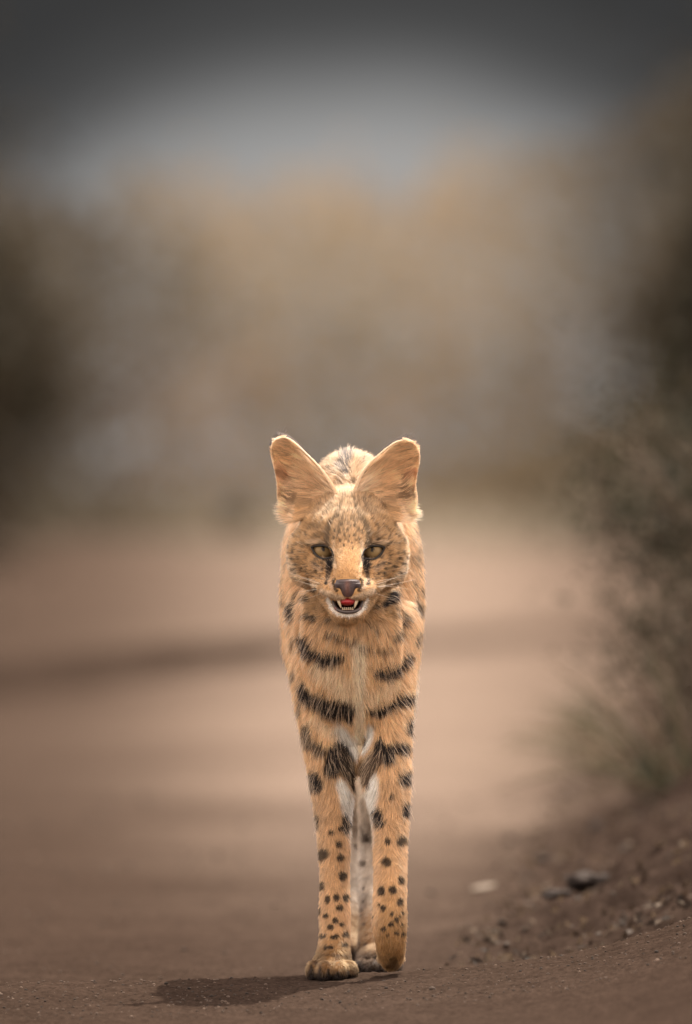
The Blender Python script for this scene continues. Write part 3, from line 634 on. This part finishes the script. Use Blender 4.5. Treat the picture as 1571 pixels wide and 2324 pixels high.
# ------------------------------------------------------------------ ears
EAR_SKIN = matte('ear_skin', (1, 1, 1), .7, attr=True, spec=.15, trans=.6)
def make_ear(outline, centre, side, yb):
    ear = None
    pts = np.array([A(*q) for q in outline]); n = 72
    closed = np.vstack([pts, pts[:1]]); rim = smooth_path(closed, n+1)[:-1]
    c = np.array(A(*centre)); rings = 14; Vf = []; cols = []
    vv = (rim[:, 1]-953.5)*3.845; uu = (rim[:, 0]-590.3)*3.845
    # rim depth: the ear stands on the skull and leans slightly back; outer edge sits further back
    top = sm(850, 160, vv); outer = sm(600, 130, uu) if side < 0 else sm(900, 1390, uu)
    yr = yb-.010+.004*top+.010*outer
    yc = yb+.026
    for surf in (0, 1):
        for k in range(rings+1):
            t_ = k/rings; tt_ = t_ if surf == 0 else 1-t_
            for j in range(n):
                q = c+(rim[j]-c)*tt_
                cup = 1-tt_**2.4; yy = yr[j]*(1-cup)+yc*cup
                if surf: yy += .0032*(1-tt_**6)+.0008; q = c+(rim[j]-c)*(tt_*.992)
                Vf.append(PW(q[0], q[1], yy))
                if surf == 0:
                    base = np.array([.66, .32, .14]); base = base*(1-.6*cup)+np.array([.55, .17, .07])*.6*cup
                    vb = (rim[j][1]-953.5)*3.845*tt_+((c[1]-953.5)*3.845)*(1-tt_); base = base*(1-.6*float(sm(600, 760, vb)))+np.array([.42, .24, .11])*.6*float(sm(600, 760, vb))
                    if tt_ > .965: base = np.array([.72, .52, .34])
                else:
                    v_ = (q[1]-953.5)*3.845; band = math.exp(-((v_-520)/70)**2); base = np.array([.03, .022, .018])*(1-band)+np.array([.75, .68, .6])*band
                cols.append(base)
    Fq = []
    tot = 2*(rings+1)
    for k in range(tot-1):
        for j in range(n): Fq.append((k*n+j, k*n+(j+1) % n, (k+1)*n+(j+1) % n, (k+1)*n+j))
    Vf = np.array(Vf); Fq = np.array(Fq)
    ear = mesh_obj('ear', Vf, Fq, EAR_SKIN, cat, col=np.array(cols))
    NV = vnorm(Vf, Fq)
    nf_ = n*(rings)
    FI = Fq[:nf_]; FBk = Fq[nf_+n:]
    if NV[n*3:n*8, 1].mean() > 0: NV = -NV
    # inner hair sweeping from the inner edge across the cup
    P, Nn = sample(Vf, FI, NV, 12000); X, Y = toP(P); u = (X-590.3)*3.845; v = (Y-953.5)*3.845
    Nn = np.where((Nn[:, 1] > 0)[:, None], -Nn, Nn)
    up = sm(700, 200, v)
    fl = np.stack([side*np.ones(len(P)), -.15+0*u, .10+.25*up-.35*sm(600, 800, v)], -1)
    cl = np.stack([vn(P, 110, 90+k) for k in range(3)], -1); fl = unit(fl+.30*cl)
    zz = P[:, 2]-side*.25*P[:, 0]*(.2+up); Q_ = np.stack([P[:, 0]*.10, 0*zz, zz], -1); strand = .6*vn(Q_, 620, 95)+.6*vn(Q_, 1300, 97)
    pale = .5+.5*vn(P*np.array([.4, .4, 1]), 70, 96)
    colr = lerp(np.tile(np.array([.80, .44, .19]), (len(P), 1)), (.93, .74, .54), np.clip(.25+.6*sm(330, 700, v)*pale+.25*pale, 0, 1)*.85)
    colr = lerp(colr, (.50, .29, .13), .9*sm(600, 760, v)*sm(130, 300, np.abs(u-(170 if side < 0 else 1340))))
    colr = lerp(colr, (.36, .13, .06), .6*sm(90, 25, np.hypot((u-(215 if side < 0 else 1290))*.6, v-500)))
    dkk = sm(95, 35, np.hypot((u-(250 if side < 0 else 1250))*.55, (v-(675 if side < 0 else 640))*1.0)); colr = lerp(colr, (.10, .05, .03), dkk*.55*(strand < .25))  # shadow of the lower outer cup painted into the hair colour
    colr = colr*(rng.uniform(.75, 1.2, len(P))*np.clip(.97+.50*strand, .45, 1.3))[:, None]
    ln = (.008+.012*sm(200, 550, v))*rng.uniform(.6, 1.3, len(P)); 
    edge = np.abs(u-(120 if side < 0 else 1385)); ln = np.minimum(ln, .0025+edge/3.845*S*1.1)
    make_hair('ear_fur', ear, P, Nn, fl, ln, .00021, colr, .30, 5, 1.2, 0., .06, .75)
    # rim hairs
    m_ = 15000; tpar = rng.random(m_)*n; j0 = tpar.astype(int) % n; j1 = (j0+1) % n; f = (tpar % 1)[:, None]
    q = rim[j0]*(1-f)+rim[j1]*f; yy = yr[j0]*(1-f[:, 0])+yr[j1]*f[:, 0]+rng.uniform(-.0004, .0028, m_)
    k_ = S*(D+yy)/D; P = np.stack([(q[:, 0]-785.5)*k_, yy, CZ+(1162-q[:, 1])*k_], -1)
    out = q-c; out = unit(np.stack([out[:, 0], np.zeros(m_), -out[:, 1]], -1)); tan = unit(np.stack([(rim[j1]-rim[j0])[:, 0], np.zeros(m_), -(rim[j1]-rim[j0])[:, 1]], -1))
    vq = (q[:, 1]-953.5)*3.845; keep = vq < 820; inner = (q[:, 0]-590.3)*3.845; 
    bottom = (vq > 655) & ((inner > 300) & (inner < 1230)); keep &= ~bottom
    P, out, tan, vq, m2 = P[keep], out[keep], tan[keep], vq[keep], keep.sum()
    tan = np.where((tan[:, 2] < 0)[:, None], -tan, tan)
    backp = (P[:, 1] > 0)*0+(rng.random(m2) < .14)
    nr = unit(out+np.array([0, -.25, 0])); colr = np.tile(np.array([.84, .64, .44]), (m2, 1))*rng.uniform(.85, 1.15, m2)[:, None]
    ln = rng.uniform(.0018, .0042, m2)
    tuft = (vq < 290) & (rng.random(m2) < .022); colr[tuft] = (.035, .028, .028); ln[tuft] = rng.uniform(.008, .018, tuft.sum()); P[tuft, 1] += .004
    make_hair('rim_fur', ear, P, nr, tan, ln, np.where(tuft, .00013, .00019), colr, np.where(tuft, 1.8, .75), 4, 1.05, 0, .16, 1.)
    # short black coat on the back of the ear
    P, Nn = sample(Vf, FBk, NV, 7000); Nn = np.where((Nn[:, 1] < 0)[:, None], -Nn, Nn); X, Y = toP(P); v_ = (Y-953.5)*3.845
    kp = inpoly(X, Y, grow(rim, -7)); P, Nn, v_ = P[kp], Nn[kp], v_[kp]
    band = np.exp(-((v_-520)/70)**2); colr = lerp(np.tile(np.array([.03, .022, .018]), (len(P), 1)), (.75, .68, .6), band)
    make_hair('back_fur', ear, P, Nn, np.tile(np.array([0, 0, -1.]), (len(P), 1)), rng.uniform(.003, .005, len(P)), .00018, colr, .12, 4)
    return ear
make_ear([(250, 850), (205, 770), (172, 680), (165, 590), (140, 480), (104, 350), (96, 265), (120, 195), (180, 158), (255, 162), (325, 210), (420, 305), (505, 400), (575, 500), (622, 580), (650, 650), (600, 760), (440, 850), (330, 880)], (390, 590), -1, -.102)
make_ear([(1300, 855), (1340, 770), (1352, 680), (1345, 590), (1365, 480), (1392, 370), (1385, 280), (1345, 212), (1275, 178), (1190, 190), (1110, 240), (1020, 320), (935, 410), (880, 500), (850, 580), (835, 650), (900, 760), (1060, 850), (1200, 885)], (1110, 590), 1, -.102)

# ------------------------------------------------------------------ eyes
EYEM = matte('eye_wet', (1, 1, 1), .25, attr=True, spec=.14); LIDM = matte('eyelid_skin', (.010, .007, .006), .45, spec=.4)
for poly, ye, s in ((EYE_L, ys_eye[0], -1), (EYE_R, ys_eye[1], 1)):
    c = np.mean(poly, 0); r = .0122; cc = PW(c[0], c[1]+.5, ye+r-.0048)
    bm = bmesh.new(); bmesh.ops.create_uvsphere(bm, u_segments=48, v_segments=32, radius=r); V = np.array([v.co[:] for v in bm.verts]); F = [tuple(v.index for v in f.verts) for f in bm.faces]; bm.free()
    look = unit(np.array([-s*.03, -1, .30])); dd = V/r; ang = np.arccos(np.clip(dd@look, -1, 1))
    side_v = np.array([1., 0, 0]); ax = dd@side_v
    pup = (np.abs(ax-look[0])/.16)**2+(np.abs(dd[:, 2]-look[2])/.28)**2
    colr = np.tile(np.array([.200, .130, .058]), (len(V), 1))*(1+.25*np.sin(np.arctan2(dd[:, 2]-look[2], ax)*23)*.4)[:, None]
    colr = lerp(colr, (.10, .062, .028), sm(.62, .9, ang)); colr = lerp(colr, (.02, .014, .01), sm(1.0, 1.12, ang)); colr = lerp(colr, (.008, .006, .005), sm(1.25, .8, pup))
    mesh_obj('eye', V+cc, F, EYEM, cat, col=colr)
    # lids: a rounded dark rim from the eyeball out to the fur
    ol = smooth_path(np.vstack([poly, poly[:1]]), 49)[:-1]; rings = [(-1.0, -.0006, 1), (.2, -.0030, 0), (1.8, -.0042, 0), (3.4, -.0034, 0), (5.4, .0030, 0)]
    V = []; 
    for g_, dy, onball in rings:
        q = grow(ol, g_)
        for (a, b) in q:
            w = PW(a, b, cc[1]); dx, dz = w[0]-cc[0], w[2]-cc[2]; rr = r*r-dx*dx-dz*dz; yb = cc[1]-math.sqrt(max(rr, 1e-7))
            if onball: yy = yb+dy
            else:
                fy = front(a, b, default=ye); yy = min(yb, fy)*.6+fy*.4+dy if g_ < 2 else fy+dy
            V.append(PW(a, b, yy))
    n = 48; F = [(k*n+j, k*n+(j+1) % n, (k+1)*n+(j+1) % n, (k+1)*n+j) for k in range(len(rings)-1) for j in range(n)]
    mesh_obj('eyelid', V, F, LIDM, cat)

# ------------------------------------------------------------------ nose
NOSEM = matte('nose_leather', (1, 1, 1), .5, attr=True, spec=.4, noise=(900, .25), bump=.4)
ol = smooth_path(np.vstack([NOSE, NOSE[:1]]), 65)[:-1]; c = np.array(A(766, 1452)); V = []; cols = []; rings = 16
for k in range(rings+1):
    t_ = k/rings
    for j in range(64):
        q = c+(ol[j]-c)*t_; u = (q[0]-590.3)*3.845; v = (q[1]-953.5)*3.845
        fy = front(*ol[j], default=y_nose); base = y_nose-.0035; fe = min(fy+.0008, base+.0045) if v > 1425 else fy+.0008; yy = base*(1-t_**3)+fe*t_**3
        yy += .0015*sm(1440, 1545, v)
        for nu, nv in ((693, 1482), (838, 1480)):
            dd = math.hypot((u-nu)/17+(v-nv)/40*(1 if nu < 766 else -1)*-.5, (v-nv)/26); yy += .0020*math.exp(-dd*dd)
        yy += .0012*math.exp(-((u-766)/7)**2)*sm(1440, 1480, v)
        yy -= .0015*math.exp(-((v-1400)/22)**2)*sm(.98, .7, t_)
        cc_ = np.array([.060, .043, .045]); pk = math.exp(-((u-762)/22)**2)*sm(1385, 1430, v)*(1-.5*sm(1500, 1550, v)); cc_ = cc_*(1-pk)+np.array([.17, .085, .07])*pk
        cc_ = cc_*(1-.4*sm(1440, 1520, v))+np.array([.10, .055, .045])*.4*sm(1440, 1520, v)
        for nu, nv in ((693, 1482), (838, 1480)):
            dd = math.hypot((u-nu)/17+(v-nv)/40*(1 if nu < 766 else -1)*-.5, (v-nv)/26); cc_ = cc_*(1-math.exp(-dd**4))+np.array([.006, .004, .004])*math.exp(-dd**4)
        V.append(PW(q[0], q[1], yy)); cols.append(cc_)
F = [(k*64+j, k*64+(j+1) % 64, (k+1)*64+(j+1) % 64, (k+1)*64+j) for k in range(rings) for j in range(64)]
mesh_obj('nose', V, np.array(F), NOSEM, cat, col=np.array(cols))

# ------------------------------------------------------------------ mouth
LIPM = matte('lip_skin', (.050, .035, .032), .35, spec=.5, noise=(500, .3)); TNG = matte('tongue_flesh', (.30, .018, .022), .3, spec=.5, noise=(700, .2), bump=.3, sss=.3)
TTH = matte('tooth_enamel', (.55, .43, .29), .3, spec=.5); ym = y_mouth_low
lp = smooth_path([PW(*A(u, v), y_) for u, v, y_ in ((640, 1572, ym+.010), (650, 1612, ym+.006), (672, 1650, ym+.001), (712, 1670, ym-.002), (766, 1676, ym-.003), (822, 1670, ym-.002), (862, 1650, ym+.001), (884, 1612, ym+.006), (895, 1572, ym+.010))], 33)
V, F = tube(lp, [.0012+.0007*math.sin(math.pi*i/32)**.4 for i in range(33)], 10); mesh_obj('lower_lip', V, F, LIPM, cat)
V, F = tube(smooth_path([PW(*A(u, v), y_) for u, v, y_ in ((655, 1640, ym+.002), (700, 1684-14, ym-.001), (766, 1684-10, ym-.0015), (832, 1684-14, ym-.001), (878, 1640, ym+.002))], 21), .0016, 8); mesh_obj('gum', V, F, matte('gum_flesh', (.16, .07, .06), .4, spec=.4), cat)
# tongue
V = IV.copy(); V = V*(1-.25*(V[:, 2:3] < 0)*np.abs(V[:, 2:3])); tg = PW(*A(764, 1588), ym+.008)
V[:, 0] *= 1+.35*V[:, 2]; V = V*np.array([.0108, .014, .0060]); V[:, 2] -= .0014*np.exp(-(V[:, 0]/.0015)**2)*(V[:, 2] > 0); mesh_obj('tongue', V+tg, IF, TNG, cat)
def tooth(u0, v0, u1, v1, w, y_):
    p = smooth_path([PW(*A(u0, v0), y_), PW(*A((u0+u1)/2, (v0+v1)/2), y_-.0008), PW(*A(u1, v1), y_)], 7)
    V, F = tube(p, [w*(1-(i/6)**1.8*.85) for i in range(7)], 8); mesh_obj('tooth', V, F, TTH, cat)
tooth(684, 1568, 708, 1642, .0021, ym+.0008); tooth(846, 1568, 824, 1642, .0021, ym+.0008)
for i in range(6): u = 722+i*17.5; tooth(u, 1654, u, 1632, .00095, ym+.0008)

# whiskers
WH = matte('whisker_hair', (.75, .66, .55), .4, spec=.6)
for pts in (((610, 1435), (500, 1405), (350, 1365)), ((590, 1455), (460, 1440), (300, 1395)), ((600, 1475), (470, 1480), (330, 1500)), ((620, 1495), (520, 1520), (400, 1560)), ((600, 1445), (440, 1400), (255, 1330)),
            ((925, 1435), (1060, 1400), (1250, 1370)), ((940, 1450), (1100, 1405), (1330, 1310)), ((930, 1475), (1100, 1450), (1290, 1475)), ((915, 1495), (1020, 1515), (1150, 1560)), ((935, 1460), (1120, 1440), (1360, 1390))):
    P3 = []; 
    for i, (u, v) in enumerate(pts): P3.append(PW(*A(u, v), (-.188, -.160, -.125)[i]))
    V, F = tube(smooth_path(P3, 14), [.00028*(1-.8*i/13) for i in range(14)], 5); mesh_obj('whisker', V, F, WH, cat)
#==BACKGROUND==

# ------------------------------------------------------------------ vegetation
def leafmat(name, tr=.45, rough=.7): return matte(name, (1, 1, 1), rough, attr=True, spec=.2, trans=tr)
LEAF = leafmat('leaf'); STEM = matte('bark', (.10, .075, .055), .9, noise=(40, .3), bump=.4); DRY = leafmat('dry_grass', .35)
def cards(P, size, colr, up=.3, asp=.5, seed=0):
    """little folded leaves: two triangles each"""
    n = len(P); d = unit(rng.normal(size=(n, 3))+np.array([0, 0, up])); w = unit(np.cross(d, rng.normal(size=(n, 3)))); s_ = size[:, None]
    nn = unit(np.cross(d, w))
    a = P-d*s_*.5; b = P+w*s_*asp*.5+nn*s_*.08; c = P+d*s_*.5; e = P-w*s_*asp*.5+nn*s_*.08
    V = np.stack([a, b, c, e], 1).reshape(-1, 3); F = np.arange(n*4).reshape(n, 4); return V, F, np.repeat(colr, 4, axis=0)
def palette(n, cols, P=None, sc_=1., seed=0, var=.25):
    cols = np.array(cols)
    if P is None: k = rng.random(n)*(len(cols)-1e-6)
    else: k = np.clip(.5+.62*vn(P, sc_, seed)+.25*vn(P, sc_*2.7, seed+1)+rng.normal(size=n)*.07, 0, .9999)*(len(cols)-1)
    i = k.astype(int); f = (k-i)[:, None]; c = cols[i]*(1-f)+cols[np.minimum(i+1, len(cols)-1)]*f
    return np.clip(c*rng.uniform(1-var, 1+var, (n, 1)), .005, .9)
# far thicket closing the track
def top_h(x):
    q = np.stack([x, 0*x, 0*x], -1)
    return 2.72+.28*vn(q, .55, 201)+.22*vn(q, 1.5, 202)+.10*vn(q, 4, 203)+.22*np.exp(-((x-1.0)/.8)**2)-.25*np.exp(-((x-.1)/.6)**2)
n = 90000; x = rng.uniform(-15, 15, n); y = 75+14*rng.random(n)**1.5; zt = top_h(x+.4*(y-75)*0); z = zt*rng.random(n)**.85
z = z+np.where(rng.random(n) < .06, rng.random(n)*.35, 0); keep = (vn(np.stack([x, y, z], -1), 1.6, 205) > -1.2)
P = np.stack([x, y, z], -1)[keep]; P[:, 2] += height(P[:, 0], P[:, 1]); n = len(P)
hh = np.clip((P[:, 2]-.4)/2.2, 0, 1)
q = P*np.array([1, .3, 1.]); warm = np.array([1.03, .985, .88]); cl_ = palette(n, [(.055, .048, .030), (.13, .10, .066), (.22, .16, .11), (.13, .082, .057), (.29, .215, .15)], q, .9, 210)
dkp = np.clip(.62+.9*vn(q, .75, 214)-hh*.9, 0, 1)*.7; cl_ = lerp(cl_, (.048, .040, .027), dkp); cl_ = lerp(cl_, (.27, .23, .18), sm(.40, .95, hh)*.6); cl_ = lerp(cl_, (.022, .018, .013), sm(.7, 2.2, np.abs(P[:, 0]-.1)+.35*vn(q, .9, 217))*.85)  # last blend paints vignette darkening into the leaves at both sides
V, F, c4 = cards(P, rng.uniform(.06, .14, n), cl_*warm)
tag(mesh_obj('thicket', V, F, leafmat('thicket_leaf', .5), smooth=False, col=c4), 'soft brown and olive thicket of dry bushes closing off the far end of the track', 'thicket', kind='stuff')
# pale grass verge at its foot
def blades(P, h, lean, colr, w=.006):
    n = len(P); a = rng.uniform(0, 6.283, n); dx = np.cos(a); dy = np.sin(a); side = np.stack([-dy, dx, 0*a], -1)*w
    tip = P+np.stack([dx*lean*h, dy*lean*h, h], -1); mid = P+np.stack([dx*lean*h*.3, dy*lean*h*.3, h*.55], -1)
    V = np.stack([P-side, P+side, mid+side*.7, tip, mid-side*.7], 1).reshape(-1, 3)
    i = np.arange(n)[:, None]*5; F = np.concatenate([i+np.array([[0, 1, 2, 4]]), ]); T = i+np.array([[4, 2, 3]])
    return V, [tuple(f) for f in F]+[tuple(f) for f in T], np.repeat(colr, 5, axis=0)
n = 16000; x = rng.uniform(-14, 14, n); y = rng.uniform(66, 76, n); k = (vn(np.stack([x, y, 0*x], -1), .7, 220) > -.25+.5*(x < -1.1)*(y < 71)); x, y = x[k], y[k]; n = len(x)
V, F, c4 = blades(np.stack([x, y, height(x, y)], -1), rng.uniform(.08, .38, n)*sm(64, 74, y), .4, lerp(palette(n, [(.27, .24, .19), (.20, .18, .135), (.30, .26, .205)]), (.03, .025, .018), sm(.5, 2.0, np.abs(x-.2))*.75), .012)  # blade colour blends to dark at both sides, a painted vignette
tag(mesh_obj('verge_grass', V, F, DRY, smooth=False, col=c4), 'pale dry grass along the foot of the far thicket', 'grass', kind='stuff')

def shrub(name, label, loc, rx, ry, hz, nleaf, size, cols, cat='shrub', group=None, stems=9, lean=(0, 0), dens=2.2, stemr=.02, seed=0, hole=-.1, base=.0, sub=3):
    root = empty(name, loc); tag(root, label, cat, group)
    g0 = float(height(loc[0], loc[1])); root.location = (loc[0], loc[1], g0)
    Vs = []; Fs = []; o = 0; tips = []
    for i in range(stems):
        a = rng.uniform(0, 6.283); rr = rng.random()**.6
        end = np.array([math.cos(a)*rx*rr+lean[0], math.sin(a)*ry*rr+lean[1], hz*(.55+.45*rng.random())*(1-.35*rr)])
        st = np.array([math.cos(a)*rx*.12, math.sin(a)*ry*.12, -.03]); mid = (st+end)*.5+rng.normal(size=3)*rx*.12+np.array([0, 0, .1*hz])
        pth = smooth_path([st, mid, end], 9); V, F = tube(pth, [stemr*(1-.85*k/8) for k in range(9)], 5); Vs.append(V); Fs += [tuple(np.array(f)+o) for f in F]; o += len(V)
        for j in range(sub):
            k = rng.integers(3, 8); d = unit(rng.normal(size=3)+unit(pth[8]-pth[k])*1.0+np.array([0, 0, .5])); e = pth[k]+d*rng.uniform(.2, .5)*min(rx, hz)
            p2 = smooth_path([pth[k], (pth[k]+e)/2+rng.normal(size=3)*rx*.05, e], 6); V, F = tube(p2, [stemr*.4*(1-.8*q_/5) for q_ in range(6)], 4); Vs.append(V); Fs += [tuple(np.array(f)+o) for f in F]; o += len(V)
            tips.append(p2)
        tips.append(pth[4:])
    mesh_obj('stems', np.concatenate(Vs), Fs, STEM, root)
    tp = np.concatenate(tips); P = tp[rng.integers(0, len(tp), nleaf)]+rng.normal(size=(nleaf, 3))*np.array([rx, ry, hz*.7])*.14*rng.random((nleaf, 1))*dens*.6
    P = P[(P[:, 2] > base)]; P = P[vn(P, 3.0/rx, 300+seed) > hole-.35]
    n = len(P); c = palette(n, cols, P, 2.2/rx, 310+seed); V, F, c4 = cards(P, rng.uniform(.6, 1.3, n)*size, c)
    tag(mesh_obj('foliage', V, F, LEAF, root, smooth=False, col=c4), kind='stuff'); return root
EVG = [(.015, .014, .009), (.024, .021, .013), (.034, .028, .018)]; DRK = [(.012, .013, .008), (.022, .023, .013), (.042, .034, .021)]; OLV = [(.06, .062, .035), (.10, .095, .055), (.14, .12, .075)]; DOL = [(.04, .034, .022), (.065, .052, .035), (.09, .07, .048)]; BRN_ = [(.06, .045, .03), (.11, .08, .05), (.10, .095, .055)]
shrub('added_edge_shrub', 'tall dark evergreen shrub added to darken the left edge behind the track', (-2.40, 44, 0), .85, 1.2, 2.9, 20000, .085, EVG, stems=22, stemr=.03, dens=4.0, seed=1)  # shrub added for its darkness, in place of vignette shade on the left
shrub('added_edge_shrub', 'tall dark shrub added to darken the right edge, far behind the twiggy bush', (2.25, 40, 0), .8, 1.1, 2.3, 18000, .085, EVG, stems=22, stemr=.03, dens=4.0, seed=2)  # likewise added, in place of vignette shade on the right
shrub('added_edge_bush', 'dull olive bush added beside the dark shrub to grade the darkened far left', (-2.25, 60, 0), .80, 1.0, 2.3, 12000, .08, DOL, stems=16, stemr=.03, dens=3.6, seed=3)  # added to grade the vignette darkening inward from the left
shrub('added_edge_bush', 'dull brown olive bush added between the far thicket and the darkened right edge', (2.35, 62, 0), .75, 1.0, 2.4, 12000, .08, DOL, stems=16, stemr=.03, dens=3.6, seed=4)  # added to grade the vignette darkening inward from the right
shrub('low_bush', 'small dark bush at the verge just left of the cat\'s ear', (-.76, 70, 0), .16, .2, .34, 1000, .05, DOL, stems=7, stemr=.012, seed=5)
shrub('low_bush', 'low brown bush where the track meets the verge on the left', (-3.0, 62, 0), .75, .4, .45, 4000, .06, BRN_, stems=9, stemr=.012, seed=6)
# near bank on the right
TWG = [(.020, .022, .013), (.04, .042, .024), (.07, .052, .035)]
shrub('twiggy_bush', 'tangled dark green bush leaning in from the right bank', (.82, 5.8, 0), .36, .4, .74, 13000, .015, DRK, stems=60, lean=(-.09, 0), stemr=.008, dens=2.6, seed=7, sub=6)
shrub('twiggy_bush', 'dense dark bush behind the tangled one, cut by the right edge of the view', (1.16, 12, 0), .42, .5, 1.0, 14000, .028, DRK, stems=40, lean=(-.05, 0), stemr=.008, dens=2.6, seed=11, sub=6)
shrub('twiggy_bush', 'lower sparse bush in front of the tangled one on the right bank', (.64, 4.9, 0), .22, .25, .42, 5500, .010, DRK, stems=30, lean=(-.06, 0), stemr=.006, dens=2.2, seed=8, sub=6)
shrub('twiggy_bush', 'thin bush of bare twigs and few leaves farther back on the right bank', (1.30, 15, 0), .5, .5, .9, 4000, .028, TWG, stems=22, lean=(-.1, 0), stemr=.007, dens=2.4, seed=9, sub=6)
shrub('weed_clump', 'low dull green weed clump spreading at the foot of the right bank bushes', (.55, 5.2, 0), .15, .18, .13, 2400, .012, [(.02, .024, .014), (.032, .036, .022), (.06, .050, .034)], cat='weed', stems=14, stemr=.0025, seed=10)
def tuft(label, px, py, n, length, spread, colr, ang):
    b = ground_at(px, py); root = empty('grass_tuft', tuple(b)); tag(root, label, 'grass tuft')
    for i in range(n):
        a = R(ang+rng.normal()*spread); l_ = length*rng.uniform(.5, 1.1); d = np.array([-math.cos(a), rng.normal()*.35, math.sin(a)])
        st = np.array([rng.normal()*.02, rng.normal()*.03, 0]); e = st+d*l_; midp = st+d*l_*.5+np.array([0, 0, l_*.10])
        V, F = tube(smooth_path([st, midp, e-np.array([0, 0, l_*.05])], 7), [.0030*(1-.75*k/6) for k in range(7)], 4)
        mesh_obj('blade', V, F, matte_cache(colr[i % len(colr)]), root)
    return root
_mc = {}
def matte_cache(c):
    if c not in _mc: _mc[c] = matte('dry_stalk', c, .8, trans=.2)
    return _mc[c]
tuft('fine grass tuft with thin pale stalks between the weeds and the track', 1370, 1690, 46, .15, 26, [(.10, .09, .055), (.16, .125, .08), (.06, .055, .035)], 40)
tuft('dry grass tuft with stalks reaching left over the track from the right bank', 1400, 1760, 34, .24, 20, [(.16, .12, .075), (.10, .09, .05), (.22, .17, .12)], 28)
tuft('upright brown grass tuft at the right edge of the bank', 1530, 1800, 26, .26, 24, [(.12, .085, .055), (.07, .065, .035)], 62)
# crumbs and leaf litter on the bank
n = 5200; y = .8+11*rng.random(n)**1.3; x = .22+.033*np.clip(y-4, -3, 40)+rng.random(n)**.8*(.45+.03*y); P = np.stack([x, y, height(x, y)+.003], -1)
V, F, c4 = cards(P, rng.uniform(.006, .022, n), palette(n, [(.02, .015, .012), (.045, .03, .022), (.09, .065, .045)]), up=-.2)
tag(mesh_obj('leaf_litter', V, F, DRY, smooth=False, col=c4), 'dark dry leaf litter strewn over the right bank', 'leaf litter', kind='stuff')
# clods, a pale fallen leaf
CL = matte('dark_clod', (.020, .014, .012), .95, noise=(90, .5), bump=.9)
def clod(px, py, w, h, label, seed, n=3):
    b = ground_at(px, py); k = S*(D+b[1])/D; root = None
    V, F = blob(n, 1, .42, seed); V = V*(1+.34*vn(V, 2.2, seed+9)+.26*vn(V, 5, seed+4))[:, None]; V = V*np.array([w*k/2, w*k/2*.9, h*k/2*.85])+np.array([0, 0, h*k*.22])
    o = mesh_obj('clod', V, F, CL); o.location = tuple(b); tag(o, label, 'clod')
clod(1330, 2012, 105, 46, 'largest dark clod of earth lying on the right side of the track', 21)
clod(1268, 2036, 62, 24, 'flat dark clod just in front and left of the largest clod', 22)
clod(1231, 1962, 34, 20, 'dark clod up the bank between the pale leaf and the largest clod', 23, 2)
clod(1206, 1924, 20, 13, 'small middle clod of the three behind the pale leaf', 24, 2)
clod(1158, 1912, 26, 15, 'small clod farthest left and farthest back on the right bank', 25, 2)
clod(1354, 1898, 36, 34, 'round dark clod behind the largest clod under the bank bushes', 26, 2)
clod(1302, 1806, 60, 20, 'long flat clod at the edge of the bank below the grass tuft', 27, 2)
b = ground_at(1098, 2024); k = S*(D+b[1])/D
V = []; 
for i in range(9):
    t_ = i/8; w = .28*math.sin(math.pi*(.08+.86*t_))**.7; xx = (t_-.5)*54
    for j, yy in enumerate((-w, 0, w)): V.append(np.array([xx*k, yy*30*k, (t_*10+3+4*(j != 1)+yy*14)*k]))
V = np.array(V); V2 = V+np.array([0, 0, -.0006]); V = np.concatenate([V, V2]); F = [(i*3+j, i*3+j+1, (i+1)*3+j+1, (i+1)*3+j) for i in range(8) for j in (0, 1)]; F += [tuple(27+a for a in f[::-1]) for f in F]
F += [(i*3, (i+1)*3, (i+1)*3+27, i*3+27) for i in range(8)]+[(i*3+2, i*3+29, (i+1)*3+29, (i+1)*3+2) for i in range(8)]
lf = mesh_obj('fallen_leaf', V, F, matte('bleached_leaf', (.20, .165, .135), .7, trans=.2)); lf.location = tuple(b); tag(lf, 'pale bleached leaf lying on the track to the right of the cat', 'leaf')
